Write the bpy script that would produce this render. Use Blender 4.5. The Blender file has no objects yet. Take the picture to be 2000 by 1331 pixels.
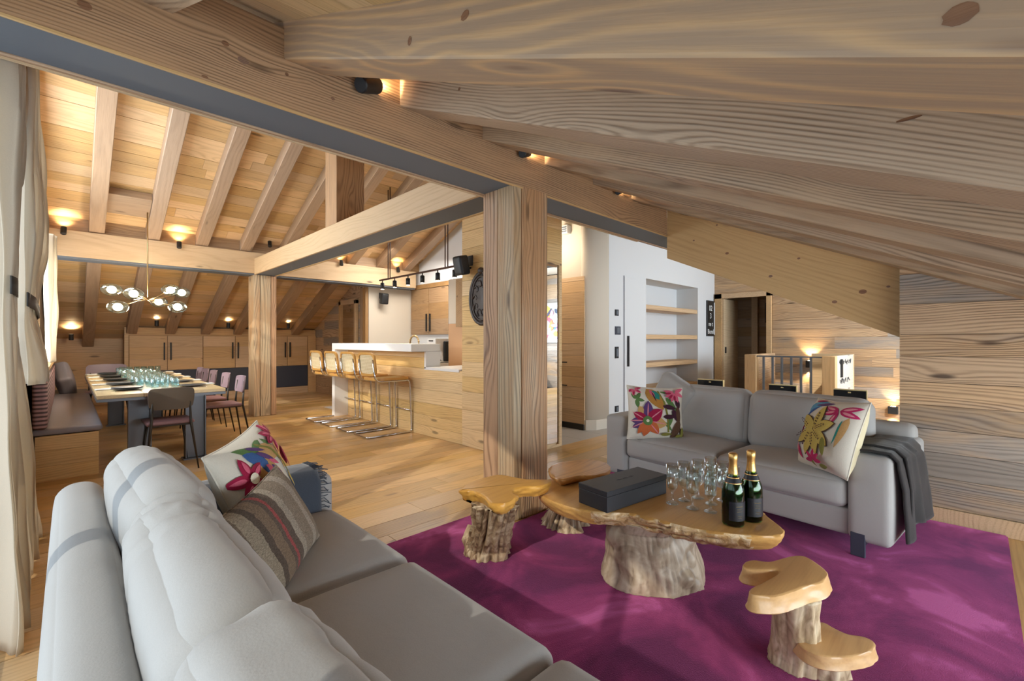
import bpy, bmesh, math, random
from mathutils import Vector, Matrix, noise
C = bpy.context.scene.collection
R = math.radians
PI = math.pi
random.seed(7)

# ---------------------------------------------------------------- camera, world, sun, window light, exposure
S = bpy.context.scene
cd = bpy.data.cameras.new('camera'); cam = bpy.data.objects.new('camera', cd); C.objects.link(cam)
cam.location = (0, 0, 1.25)
cam.rotation_euler = (R(90), 0, -math.atan2(.6989, .7152))
cd.sensor_width = 36; cd.lens = 890 / 2000 * 36; cd.clip_start = .02; cd.clip_end = 200
S.camera = cam
S.view_settings.view_transform = 'Standard'; S.view_settings.look = 'None'
S.view_settings.gamma = 1; S.view_settings.use_curve_mapping = False
S.view_settings.exposure = 0.6
W = bpy.data.worlds.new('sky'); S.world = W; W.use_nodes = True
wn = W.node_tree.nodes; wl = W.node_tree.links
bg = wn['Background']; bg.inputs['Color'].default_value = (.72, .85, 1, 1); bg.inputs['Strength'].default_value = 1.3
S.cycles.max_bounces = 24; S.cycles.diffuse_bounces = 5; S.cycles.glossy_bounces = 4
S.cycles.transmission_bounces = 24; S.cycles.transparent_max_bounces = 24
S.cycles.sample_clamp_indirect = 6; S.cycles.caustics_reflective = False; S.cycles.caustics_refractive = False

def light(kind, name, loc, energy, color=(1, 1, 1), aim=None, size=None, sy=None, spot=None, radius=None):
    ld = bpy.data.lights.new(name, kind); o = bpy.data.objects.new(name, ld); C.objects.link(o)
    o.location = loc; ld.energy = energy; ld.color = color
    if aim is not None:
        o.rotation_euler = Vector(aim).to_track_quat('-Z', 'Y').to_euler()
    if kind == 'AREA':
        ld.shape = 'RECTANGLE'; ld.size = size; ld.size_y = sy
    if spot: ld.spot_size = R(spot); ld.spot_blend = .6
    if radius is not None and kind in ('POINT', 'SPOT'): ld.shadow_soft_size = radius
    if kind == 'SUN': ld.angle = R(.8)
    return o
SUN = light('SUN', 'sun', (-5, -3, 6), 1.6, (1, .93, .82), aim=(.80, .36, -.50))
DAY = (.86, .93, 1)
light('AREA', 'daylight_terrace_door', (-.62, 1.5, 1.25), 11, DAY, aim=(1, .05, 0), size=2.2, sy=5.2)
light('AREA', 'daylight_dining_window', (-.62, 6.9, 1.75), 170, DAY, aim=(1, 0, -.1), size=1.4, sy=4.6)
light('AREA', 'daylight_gable_top', (-.62, 5.4, 2.9), 50, DAY, aim=(1, 0, 0), size=1.2, sy=3.0)
light('AREA', 'eaves_fill_light', (2.2, -1.95, .85), 190, DAY, aim=(0, 1, .3), size=5.0, sy=1.3)  # added fill from behind the camera, outside the unseen eaves window
light('AREA', 'daylight_landing_window', (7.4, -1.6, 1.7), 150, (.74, .87, 1), aim=(0, 1, 0), size=3.2, sy=1.6)
light('POINT', 'hall_fill_light', (4.7, 4.2, 2.6), 14, (1, .88, .72), radius=.1)  # added fill light that brightens the hall door; no fixture here
light('AREA', 'kitchen_fill_light', (4.6, 7.0, 2.9), 48, (1, .95, .88), aim=(-.1, .1, -1), size=.5, sy=1.6)  # added fill over the kitchen, not a fitted lamp

# ---------------------------------------------------------------- helpers
def tag(o, label=None, cat=None, group=None, kind=None):
    if label: o['label'] = label
    if cat: o['category'] = cat
    if group: o['group'] = group
    if kind: o['kind'] = kind
    return o
def empty(name, loc=(0, 0, 0), rz=0, parent=None, **k):
    o = bpy.data.objects.new(name, None); C.objects.link(o); o.location = loc; o.rotation_euler = (0, 0, rz)
    o.empty_display_size = .1
    if parent: o.parent = parent
    return tag(o, **k)
def obj(name, me, m=None, parent=None, loc=None, smooth=False, **k):
    if isinstance(me, bmesh.types.BMesh):
        bm = me; me = bpy.data.meshes.new(name); bm.normal_update(); bm.to_mesh(me); bm.free()
    o = bpy.data.objects.new(name, me); C.objects.link(o)
    if m is not None:
        if len(me.materials): me.materials.clear()
        for q in (m if isinstance(m, (list, tuple)) else [m]): me.materials.append(q)
    if smooth: me.polygons.foreach_set('use_smooth', [True] * len(me.polygons))
    if parent: o.parent = parent
    if loc is not None: o.location = loc
    return tag(o, **k)
def pd(verts, faces):
    me = bpy.data.meshes.new('m'); me.from_pydata([tuple(v) for v in verts], [], faces); me.update(); return me
def autosmooth(o, ang=35):
    me = o.data
    me.polygons.foreach_set('use_smooth', [True] * len(me.polygons))
    try: me.set_sharp_from_angle(angle=R(ang))
    except Exception: pass
    return o
def bbox(bm, x0, x1, y0, y1, z0, z1, bev=0, seg=1, mtx=None):
    r = bmesh.ops.create_cube(bm, size=1)
    vs = r['verts']
    for v in vs:
        v.co = Vector(((x0 + x1) / 2 + v.co.x * (x1 - x0), (y0 + y1) / 2 + v.co.y * (y1 - y0), (z0 + z1) / 2 + v.co.z * (z1 - z0)))
    if bev:
        es = list({e for v in vs for e in v.link_edges})
        r2 = bmesh.ops.bevel(bm, geom=es, offset=bev, segments=seg, affect='EDGES', profile=.5)
        vs = list({v for f in r2['faces'] for v in f.verts} | {v for v in vs if v.is_valid})
    if mtx is not None:
        for v in vs: v.co = mtx @ v.co
    return vs
def box(name, x0, x1, y0, y1, z0, z1, m, parent=None, bev=0, seg=1, **k):
    """axis-aligned box whose origin is its own centre (so every wood grain differs)"""
    bm = bmesh.new(); cx, cy, cz = (x0 + x1) / 2, (y0 + y1) / 2, (z0 + z1) / 2
    bbox(bm, x0 - cx, x1 - cx, y0 - cy, y1 - cy, z0 - cz, z1 - cz, bev, seg)
    return obj(name, bm, m, parent, (cx, cy, cz), **k)
def child(o, p):
    o.parent = p; o.matrix_parent_inverse = p.matrix_basis.inverted(); return o
def frame_mtx(p0, p1, up=(0, 0, 1)):
    p0 = Vector(p0); p1 = Vector(p1); X = (p1 - p0).normalized(); Zv = Vector(up)
    Y = Zv.cross(X).normalized(); Zv = X.cross(Y)
    M = Matrix((X, Y, Zv)).transposed().to_4x4(); M.translation = (p0 + p1) / 2
    return M
def beam(name, p0, p1, w, h, m, parent=None, up=(0, 0, 1), bev=0, seg=1, **k):
    """box from p0 to p1, grain along local X, w across, h along up"""
    L = (Vector(p1) - Vector(p0)).length; bm = bmesh.new()
    bbox(bm, -L / 2, L / 2, -w / 2, w / 2, -h / 2, h / 2, bev, seg)
    o = obj(name, bm, m, parent, **k); o.matrix_local = frame_mtx(p0, p1, up)
    return o
def tube_bm(bm, pts, r, n=8, closed=False, cap=True):
    pts = [Vector(p) for p in pts]; N = len(pts); rings = []
    prev = None
    for i, p in enumerate(pts):
        a = pts[(i - 1) % N] if (closed or i > 0) else p; b = pts[(i + 1) % N] if (closed or i < N - 1) else p
        t = (b - a).normalized()
        if prev is None:
            ref = Vector((0, 0, 1)) if abs(t.z) < .9 else Vector((1, 0, 0)); u = t.cross(ref).normalized()
        else:
            u = (prev - t * prev.dot(t)).normalized()
        prev = u; w = t.cross(u)
        rr = r[i] if isinstance(r, (list, tuple)) else r
        rings.append([bm.verts.new(p + (u * math.cos(2 * PI * j / n) + w * math.sin(2 * PI * j / n)) * rr) for j in range(n)])
    for i in range(N if closed else N - 1):
        A, B = rings[i], rings[(i + 1) % N]
        for j in range(n): bm.faces.new((A[j], A[(j + 1) % n], B[(j + 1) % n], B[j]))
    if cap and not closed:
        bm.faces.new(rings[0][::-1]); bm.faces.new(rings[-1])
def rpath(pts, rad=.03, n=4):
    """round the corners of a polyline"""
    pts = [Vector(p) for p in pts]; out = [pts[0]]
    for i in range(1, len(pts) - 1):
        p = pts[i]; a = (pts[i - 1] - p); b = (pts[i + 1] - p); d = min(rad, a.length * .45, b.length * .45)
        A = p + a.normalized() * d; B = p + b.normalized() * d
        for k in range(n + 1):
            t = k / n; out.append(A.lerp(p, t).lerp(p.lerp(B, t), t))
    out.append(pts[-1]); return out
def tube(name, pts, r, m, parent=None, n=8, closed=False, **k):
    bm = bmesh.new(); tube_bm(bm, pts, r, n, closed); return obj(name, bm, m, parent, smooth=True, **k)
def lathe_bm(bm, prof, n=20, cx=0, cy=0, cz=0, close=False):
    rings = []
    for r, z in prof:
        if r < 1e-6: rings.append([bm.verts.new((cx, cy, cz + z))])
        else: rings.append([bm.verts.new((cx + r * math.cos(2 * PI * j / n), cy + r * math.sin(2 * PI * j / n), cz + z)) for j in range(n)])
    for A, B in zip(rings, rings[1:]):
        if len(A) == 1 and len(B) == 1: continue
        for j in range(n):
            k = (j + 1) % n
            if len(A) == 1: bm.faces.new((A[0], B[k], B[j]))
            elif len(B) == 1: bm.faces.new((A[j], A[k], B[0]))
            else: bm.faces.new((A[j], A[k], B[k], B[j]))
def lathe(name, prof, m, parent=None, n=20, loc=None, **k):
    bm = bmesh.new(); lathe_bm(bm, prof, n); bmesh.ops.recalc_face_normals(bm, faces=bm.faces)
    return obj(name, bm, m, parent, loc, smooth=True, **k)
def fr(v, s=1.0): return noise.fractal(Vector(v) * s, 1.0, 2.0, 4)
def nz(v, s=1.0): return noise.noise(Vector(v) * s)
KN = [-1, -.985, -.95, -.88, -.76, -.6, -.4, -.2, 0, .2, .4, .6, .76, .88, .95, .985, 1]
def cushion_mesh(sx, sy, sz, r=.05, bulge=(0, 0, .02), wr=0, wf=3.0, seed=0, dens=1):
    """soft box: rounded edges, crowned faces, optional wrinkles; centred on its own origin"""
    kn = KN
    if dens > 1:
        kn = []
        for a, b in zip(KN, KN[1:]):
            for i in range(dens): kn.append(a + (b - a) * i / dens)
        kn.append(1)
    H = Vector((sx / 2, sy / 2, sz / 2)); n = len(kn); idx = {}; V = []; F = []
    def vid(p):
        key = tuple(round(c, 5) for c in p)
        if key in idx: return idx[key]
        q = Vector((p[0] * H.x, p[1] * H.y, p[2] * H.z))
        c = Vector([max(-(H[i] - min(r, H[i] * .98)), min(H[i] - min(r, H[i] * .98), q[i])) for i in range(3)])
        d = q - c
        if d.length > 1e-9: q = c + d.normalized() * min(r, min(H) * .98)
        w = [1 - c_ * c_ for c_ in p]
        for i in range(3):
            o1, o2 = [j for j in range(3) if j != i]
            q[i] += math.copysign(1, p[i]) * bulge[i] * abs(p[i]) ** 2 * (w[o1] * w[o2]) ** .7 if p[i] else 0
        if wr:
            if wf > 8:
                cr_ = noise.noise(Vector((q.x * 2.2 + q.z * 2, q.y * 19 + seed * 3 + q.x * 9, q.z * 2.0))); top = max(0, p[2] + .35) * min(1, max(.12, p[1] * 1.6 + .1))
                q += (d.normalized() if d.length > 1e-9 else Vector((0, 0, 1))) * (-abs(cr_) * wr * 1.1 * top + .35 * wr * noise.noise(q * 5 + Vector((seed, 0, 0))))
                idx[key] = len(V); V.append(q); return idx[key]
            e = Vector((q.x * wf + seed * 7.1, q.y * wf * .55, q.z * wf * .8 + seed))
            s = fr(e) * wr + abs(noise.noise(e * 2.3)) * wr * .8
            q += d.normalized() * s if d.length > 1e-9 else Vector((0, 0, s))
        idx[key] = len(V); V.append(q); return idx[key]
    for ax in range(3):
        for sg in (-1, 1):
            o1, o2 = [j for j in range(3) if j != ax]
            for i in range(n - 1):
                for j in range(n - 1):
                    f = []
                    for a, b in ((i, j), (i + 1, j), (i + 1, j + 1), (i, j + 1)):
                        p = [0, 0, 0]; p[ax] = sg; p[o1] = kn[a]; p[o2] = kn[b]; f.append(vid(p))
                    flip = (sg > 0) ^ (ax == 1)
                    F.append(f if flip else f[::-1])
    return pd(V, F)
def catmull(pts, k=5):
    out = []; n = len(pts)
    for i in range(n):
        p0, p1, p2, p3 = [Vector(pts[(i + j - 1) % n]) for j in range(4)]
        for s in range(k):
            t = s / k
            out.append(.5 * ((2 * p1) + (p2 - p0) * t + (2 * p0 - 5 * p1 + 4 * p2 - p3) * t * t + (3 * p1 - p0 - 3 * p2 + p3) * t ** 3))
    return out

# ---------------------------------------------------------------- materials
def lin(c):
    if isinstance(c, str): c = tuple(int(c[i:i + 2], 16) for i in (0, 2, 4))
    c = [x / 255 for x in c]
    return tuple((x / 12.92 if x <= .04045 else ((x + .055) / 1.055) ** 2.4) for x in c) + (1,)
def nodes(name):
    m = bpy.data.materials.new(name); m.use_nodes = True
    return m, m.node_tree.nodes, m.node_tree.links, m.node_tree.nodes['Principled BSDF']
def plain(name, c, rough=.5, metal=0, bump=0, bs=200, coat=0, spec=None, var=0):
    m, n, l, b = nodes(name)
    b.inputs['Base Color'].default_value = lin(c); b.inputs['Roughness'].default_value = rough; b.inputs['Metallic'].default_value = metal
    if coat: b.inputs['Coat Weight'].default_value = coat; b.inputs['Coat Roughness'].default_value = .08
    if spec is not None: b.inputs['Specular IOR Level'].default_value = spec
    if bump or var:
        tc = n.new('ShaderNodeTexCoord'); no = n.new('ShaderNodeTexNoise'); no.inputs['Scale'].default_value = bs; no.inputs['Detail'].default_value = 4
        l.new(tc.outputs['Object'], no.inputs['Vector'])
        if bump:
            bp = n.new('ShaderNodeBump'); bp.inputs['Strength'].default_value = bump; bp.inputs['Distance'].default_value = .002
            l.new(no.outputs['Fac'], bp.inputs['Height']); l.new(bp.outputs['Normal'], b.inputs['Normal'])
        if var:
            mx = n.new('ShaderNodeMix'); mx.data_type = 'RGBA'; a = lin(c)
            mx.inputs['A'].default_value = tuple(x * (1 - var) for x in a[:3]) + (1,); mx.inputs['B'].default_value = tuple(min(1, x * (1 + var)) for x in a[:3]) + (1,)
            l.new(no.outputs['Fac'], mx.inputs['Factor']); l.new(mx.outputs['Result'], b.inputs['Base Color'])
    return m
def wood(name, light, dark, grey=None, ga=.35, ring=75, warp=.16, contrast=.55, rough=.55, axis='X', knot=.6, rv=.25, knotc='3a2415', bump=.35, coat=0, gv=.55):
    m, n, l, b = nodes(name)
    def N(t, **k):
        q = n.new(t)
        for a, v in k.items(): setattr(q, a, v)
        return q
    def M(op, a, bb=None, c=None):
        q = N('ShaderNodeMath', operation=op)
        for i, v in enumerate((a, bb, c)):
            if v is None: continue
            if hasattr(v, 'links'): l.new(v, q.inputs[i])
            else: q.inputs[i].default_value = v
        return q.outputs[0]
    tc = N('ShaderNodeTexCoord'); oi = N('ShaderNodeObjectInfo'); rnd = oi.outputs['Random']
    sep = N('ShaderNodeSeparateXYZ'); l.new(tc.outputs['Object'], sep.inputs[0])
    order = {'X': (0, 1, 2), 'Y': (1, 0, 2), 'Z': (2, 0, 1)}[axis]
    X, Y, Z = [sep.outputs[i] for i in order]
    r1 = M('MULTIPLY', rnd, 91.7); r2 = M('FRACT', M('MULTIPLY', rnd, 713.3)); r3 = M('FRACT', M('MULTIPLY', rnd, 3391.1))
    def comb(sx, sy, sz):
        q = N('ShaderNodeCombineXYZ')
        l.new(M('ADD', M('MULTIPLY', X, sx), r1), q.inputs[0]); l.new(M('MULTIPLY', Y, sy), q.inputs[1]); l.new(M('ADD', M('MULTIPLY', Z, sz), r1), q.inputs[2]); return q.outputs[0]
    wN = N('ShaderNodeTexNoise'); wN.inputs['Scale'].default_value = 1; wN.inputs['Detail'].default_value = 1.5; l.new(comb(.55, 2.6, 2.6), wN.inputs['Vector'])
    wf = M('MULTIPLY', M('SUBTRACT', wN.outputs['Fac'], .5), warp)
    vo = N('ShaderNodeTexVoronoi'); vo.inputs['Scale'].default_value = 1; l.new(comb(1.35, 5.2, 5.2), vo.inputs['Vector'])
    kd = vo.outputs['Distance']
    kb = M('MULTIPLY', M('POWER', 2.718, M('MULTIPLY', M('MULTIPLY', kd, kd), -14.0)), .045)
    yy = M('ADD', Y, M('SUBTRACT', M('MULTIPLY', r2, .3), .15)); zz = M('ADD', Z, M('ADD', M('MULTIPLY', r3, .22), .06))
    rad = M('SQRT', M('ADD', M('MULTIPLY', yy, yy), M('MULTIPLY', zz, zz)))
    rad = M('ADD', M('ADD', rad, wf), kb)
    pn = N('ShaderNodeTexNoise'); pn.inputs['Scale'].default_value = 1; pn.inputs['Detail'].default_value = 5; pn.inputs['Roughness'].default_value = .6; l.new(comb(1.3, 7, 7), pn.inputs['Vector'])
    jn = N('ShaderNodeTexNoise'); jn.noise_dimensions = '1D'; jn.inputs['Scale'].default_value = 14; jn.inputs['Detail'].default_value = 1; l.new(M('ADD', rad, r1), jn.inputs['W'])
    sn = M('SINE', M('ADD', M('MULTIPLY', rad, ring * 2 * PI), M('MULTIPLY', jn.outputs['Fac'], 9)))
    rg = M('POWER', M('ADD', M('MULTIPLY', sn, .5), .5), 2.2)
    am = M('MULTIPLY', M('SUBTRACT', pn.outputs['Fac'], .22), 2.0); am.node.use_clamp = True
    rg = M('MULTIPLY', rg, am)
    fn = N('ShaderNodeTexNoise'); fn.inputs['Scale'].default_value = 1; fn.inputs['Detail'].default_value = 3; l.new(comb(5, 130, 130), fn.inputs['Vector'])
    fac = M('ADD', M('MULTIPLY', rg, contrast), M('MULTIPLY', M('SUBTRACT', fn.outputs['Fac'], .45), .7)); fac.node.use_clamp = True
    def mix(f, a, bb, bt='MIX'):
        q = N('ShaderNodeMix', data_type='RGBA', blend_type=bt)
        for s, v in (('Factor', f), ('A', a), ('B', bb)):
            if hasattr(v, 'links'): l.new(v, q.inputs[s])
            else: q.inputs[s].default_value = v
        return q.outputs['Result']
    col = mix(fac, lin(light), lin(dark))
    if grey:
        gf = M('MULTIPLY', M('SUBTRACT', M('ADD', pn.outputs['Fac'], M('MULTIPLY', M('SUBTRACT', r2, .5), gv)), .42), 4 * ga); gf.node.use_clamp = True
        col = mix(gf, col, mix(fac, lin(grey), tuple(x * .45 for x in lin(grey)[:3]) + (1,)))
    ks = N('ShaderNodeMapRange', interpolation_type='SMOOTHSTEP'); l.new(kd, ks.inputs[0]); ks.inputs[1].default_value = .10; ks.inputs[2].default_value = .05; ks.inputs[3].default_value = 0; ks.inputs[4].default_value = knot
    ks.inputs[1].default_value = .05; ks.inputs[2].default_value = .13; ks.inputs[3].default_value = knot; ks.inputs[4].default_value = 0
    col = mix(ks.outputs[0], col, lin(knotc))
    hv = N('ShaderNodeHueSaturation'); l.new(col, hv.inputs['Color']); l.new(M('ADD', M('MULTIPLY', r3, rv * 2), 1 - rv), hv.inputs['Value'])
    l.new(M('ADD', M('MULTIPLY', r2, .25), .86), hv.inputs['Saturation'])
    l.new(hv.outputs['Color'], b.inputs['Base Color'])
    b.inputs['Roughness'].default_value = rough
    if coat: b.inputs['Coat Weight'].default_value = coat; b.inputs['Coat Roughness'].default_value = .15
    bp = N('ShaderNodeBump'); bp.inputs['Strength'].default_value = bump; bp.inputs['Distance'].default_value = .004
    l.new(fac, bp.inputs['Height']); l.new(bp.outputs['Normal'], b.inputs['Normal'])
    return m
def fabric(name, c, scale=900, bump=.25, var=.12, sheen=.15, big=0):
    m, n, l, b = nodes(name); tc = n.new('ShaderNodeTexCoord')
    no = n.new('ShaderNodeTexNoise'); no.inputs['Scale'].default_value = scale; no.inputs['Detail'].default_value = 2; l.new(tc.outputs['Object'], no.inputs['Vector'])
    mx = n.new('ShaderNodeMix'); mx.data_type = 'RGBA'; a = lin(c)
    mx.inputs['A'].default_value = tuple(x * (1 - var) for x in a[:3]) + (1,); mx.inputs['B'].default_value = tuple(min(1, x * (1 + var)) for x in a[:3]) + (1,)
    l.new(no.outputs['Fac'], mx.inputs['Factor']); l.new(mx.outputs['Result'], b.inputs['Base Color'])
    b.inputs['Roughness'].default_value = .9; b.inputs['Sheen Weight'].default_value = sheen; b.inputs['Specular IOR Level'].default_value = .2
    bp = n.new('ShaderNodeBump'); bp.inputs['Strength'].default_value = bump; bp.inputs['Distance'].default_value = .0015
    n2 = n.new('ShaderNodeTexNoise'); n2.inputs['Scale'].default_value = scale * .35; n2.inputs['Detail'].default_value = 3; l.new(tc.outputs['Object'], n2.inputs['Vector'])
    l.new(n2.outputs['Fac'], bp.inputs['Height'])
    if big:
        n3 = n.new('ShaderNodeTexNoise'); n3.inputs['Scale'].default_value = 7; n3.inputs['Detail'].default_value = 3; l.new(tc.outputs['Object'], n3.inputs['Vector'])
        b2 = n.new('ShaderNodeBump'); b2.inputs['Strength'].default_value = big; b2.inputs['Distance'].default_value = .03
        l.new(n3.outputs['Fac'], b2.inputs['Height']); l.new(b2.outputs['Normal'], bp.inputs['Normal'])
    l.new(bp.outputs['Normal'], b.inputs['Normal']); return m
def emit(name, c, s):
    m, n, l, b = nodes(name); b.inputs['Base Color'].default_value = lin(c); b.inputs['Emission Color'].default_value = lin(c); b.inputs['Emission Strength'].default_value = s; return m
def glass(name, c=(1, 1, 1), rough=0, ior=1.45):
    m, n, l, b = nodes(name); b.inputs['Base Color'].default_value = tuple(c) + (1,); b.inputs['Transmission Weight'].default_value = 1
    b.inputs['Roughness'].default_value = rough; b.inputs['IOR'].default_value = ior; return m
def thin_glass(name, tint=(.93, .97, .98), refl=.1):
    m, n, l, b = nodes(name); n.remove(b); out = n['Material Output']
    t = n.new('ShaderNodeBsdfTransparent'); t.inputs[0].default_value = tuple(tint) + (1,); g = n.new('ShaderNodeBsdfGlossy'); g.inputs['Roughness'].default_value = .02
    fz = n.new('ShaderNodeLayerWeight'); fz.inputs[0].default_value = .25; mx = n.new('ShaderNodeMixShader'); pw = n.new('ShaderNodeMath'); pw.operation = 'MULTIPLY_ADD'; pw.inputs[1].default_value = .6; pw.inputs[2].default_value = refl * .5
    l.new(fz.outputs['Facing'], pw.inputs[0]); l.new(pw.outputs[0], mx.inputs[0]); l.new(t.outputs[0], mx.inputs[1]); l.new(g.outputs[0], mx.inputs[2]); l.new(mx.outputs[0], out.inputs['Surface']); return m

M = {}
M['rafter'] = wood('rafter_wood', 'c0a382', '7d6044', grey='a89a8a', ga=.35, ring=80, warp=.20, contrast=.95, rv=.06, rough=.6, bump=.4)
M['rafter1'] = wood('swirl_rafter_wood', 'a98b6c', 'd8aa70', grey='9d8c7a', ga=.3, ring=30, warp=.30, contrast=.95, rv=.02, rough=.6, bump=.3, knot=.8, knotc='6a4a3c')
M['mainbeam'] = wood('beam_wood', 'b8926c', '664730', grey='9b8570', ga=.15, ring=60, warp=.14, contrast=.9, rv=.04)
M['tie'] = wood('pale_beam_wood', 'ccab7e', 'a98458', ring=26, warp=.24, contrast=.45, rv=.04, knot=.85, rough=.6)
M['farrafter'] = wood('far_rafter_wood', 'a88a6c', '7f6248', grey='95816c', ga=.3, ring=40, warp=.12, contrast=.4, rv=.08)
M['post'] = wood('post_wood', 'b58a60', '6b4527', grey='c0ab8e', ga=.6, ring=42, warp=.14, contrast=1.0, rv=.10, bump=.8)
M['ceil'] = wood('ceiling_board_wood', 'dab481', 'a57c4c', grey='b3966f', ga=.3, ring=50, warp=.16, contrast=.45, rv=.14)
M['floor'] = wood('oak_floor_wood', 'd2a76c', '9c7342', grey='ad9268', ga=.3, ring=60, warp=.14, contrast=.5, rv=.17, rough=.34, knot=.5, coat=.12, bump=.15)
M['wall'] = wood('old_board_wood', 'c9a67c', '7a5638', grey='a2968a', ga=.7, ring=48, warp=.3, contrast=.95, rv=.16, bump=.7, knot=.85, gv=1.1)
M['bar'] = wood('bar_board_wood', 'e0bd84', 'a87a45', grey='c2a67a', ga=.2, ring=50, warp=.2, contrast=.55, rv=.09, bump=.4)
M['cab'] = wood('cabinet_wood', 'd3ae80', '9a7248', grey='b8a080', ga=.2, ring=45, warp=.16, contrast=.45, rv=.08)
M['darkcab'] = wood('kitchen_cabinet_wood', 'a8845a', '6b4a2c', grey='85684a', ga=.3, ring=45, warp=.16, contrast=.55, rv=.08)
M['trunk'] = None
M['dark'] = plain('dark_void', '2c2019', .9)
M['steel'] = plain('grey_steel', '62686f', .6, .0, bump=.05, bs=60)
M['led'] = emit('led_line', 'ffe0b0', 1.2)
M['white'] = plain('white_plaster', 'd9d9d8', .85, bump=.08, bs=60)
M['cream'] = plain('cream_plaster', 'd2c6b4', .85, bump=.08, bs=60)
M['counter'] = plain('white_worktop', 'e6e4e0', .3)
M['tile'] = plain('pale_stone_tile', 'b3aca3', .45, var=.08, bs=6)
M['black'] = plain('matt_black', '1b1b1c', .5)
M['gloss'] = plain('gloss_black', '0d0d0f', .12)
M['slate'] = plain('slate_blue_panel', '3a3f4c', .45)
M['chrome'] = plain('chrome', 'd5d5d8', .12, 1)
M['brass'] = plain('brass', 'b89e72', .3, 1)
M['gold'] = plain('gold_edge', 'd8c08a', .35, .8)
M['sofa'] = fabric('light_grey_wool', 'a8a5a1', 700, .25, .1, big=.12)
M['curtain'] = fabric('linen', 'e0d5c3', 420, .4, .15)
_n = M['curtain'].node_tree.nodes; _l = M['curtain'].node_tree.links; _t = _n.new('ShaderNodeBsdfTranslucent'); _t.inputs[0].default_value = lin('e2d6c2'); _x = _n.new('ShaderNodeMixShader'); _x.inputs[0].default_value = .5
_l.new(_n['Principled BSDF'].outputs[0], _x.inputs[1]); _l.new(_t.outputs[0], _x.inputs[2]); _l.new(_x.outputs[0], _n['Material Output'].inputs['Surface'])
M['band'] = plain('dark_tieback', '35322f', .7)
M['throw'] = fabric('charcoal_wool', '312e2d', 400, .5, .25, sheen=.2)
M['throwb'] = fabric('slate_wool', '434953', 400, .5, .3, sheen=.4)
M['plum'] = plain('plum_leather', '8d6a6c', .42, bump=.1, bs=300)
M['mauve'] = plain('mauve_leather', '8b7780', .4, bump=.1, bs=300)
M['taupe'] = plain('taupe_back', '5e5346', .5)
M['chairmetal'] = plain('dark_bronze_metal', '3f3a34', .4, .6)
M['tablemetal'] = plain('grey_steel_leg', '6c6e72', .4, .6)
M['tabletop'] = wood('table_wood', 'c9b48c', '9c8460', ring=30, warp=.1, contrast=.3, rv=.02, rough=.3)
M['benchpad'] = plain('grey_leather_pad', '8a8386', .45, bump=.1, bs=200)
M['plate'] = plain('dark_grey_plate', '42464a', .3)
M['napkin'] = plain('white_napkin', 'd8d6d0', .8)
M['cane'] = plain('pale_cane', 'd2bf98', .6)
M['benty'] = plain('honey_bentwood', 'c8954e', .35, var=.1, bs=30)
M['gl'] = thin_glass('flute_glass', (.955, .985, .975), .16)
M['pane'] = thin_glass('window_glass')
M['tumbler'] = thin_glass('tumbler_glass', (.82, .93, .95))
M['bottle'] = glass('green_glass', (.18, .52, .13), .02, 1.45)
M['foil'] = plain('gold_foil', 'cba05e', .3, .85, bump=.4, bs=120)
M['label'] = plain('black_label', '12141a', .4)
M['bulb'] = emit('opal_bulb', 'fff2de', 2.6)
M['lamp'] = emit('lamp_glow', 'ffe2b4', 25)
M['pink'] = plain('blush_panel', 'c79b72', .6)
M['mirror'] = plain('mirror_glass', 'e8eaea', .02, 1)
M['carve'] = plain('carved_dark_wood', '3b302a', .5, bump=.6, bs=40)

def rng(a, b): return random.uniform(a, b)
def zn(y): return 2.545 + .44 * (y - 2.23)      # underside of the rafters, near slope
def zf(y): return 2.71 + .44 * (8.27 - y)       # far slope
YR = 5.437
SL = math.atan(.44)

# ---------------------------------------------------------------- structure: floor
fl = empty('floor', kind='structure')
box('subfloor', -.6, 9.6, -2.0, 12.2, -.08, -.028, M['dark'], fl)
def boards(parent, name, m, rows, x0f, x1f, zt, th, lens=(1.4, 2.6)):
    for y0, y1 in rows:
        x = x0f(y0); X1 = x1f(y0); first = True
        while x < X1 - .02:
            L = rng(*lens) * (rng(.3, 1) if first else 1); first = False
            e = min(x + L, X1)
            if X1 - e < .35: e = X1
            z = zt + rng(-.0012, .0)
            beam(name, (x + .0012, (y0 + y1) / 2, z - th / 2), (e - .0012, (y0 + y1) / 2, z - th / 2), y1 - y0 - .003, th, m, parent)
            x = e
rows = []; y = -1.0
while y < 11.95:
    w = rng(.17, .23); rows.append((y, min(y + w, 12.0))); y += w
def fx1(y): return 9.3 if y < 3.4 else (3.6 if y < 3.75 else 3.45) if y < 7.6 else 4.5
boards(fl, 'floor_board', M['floor'], rows, lambda y: -.3, fx1, 0, .026, (1.7, 2.9))
hf = empty('floor', kind='structure')
x = 4.2
box('tile_bed', 4.15, 5.65, 3.46, 6.0, -.03, -.012, M['dark'], hf)
for i in range(3):
    for j in range(4):
        box('floor_tile', 4.2 + i * .45, 4.645 + i * .45, 3.465 + j * .6, 4.06 + j * .6, -.02, 0, M['tile'], hf)
box('kitchen_floor', 3.45, 5.4, 4.2, 8.6, -.02, 0, M['tile'], hf)

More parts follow.
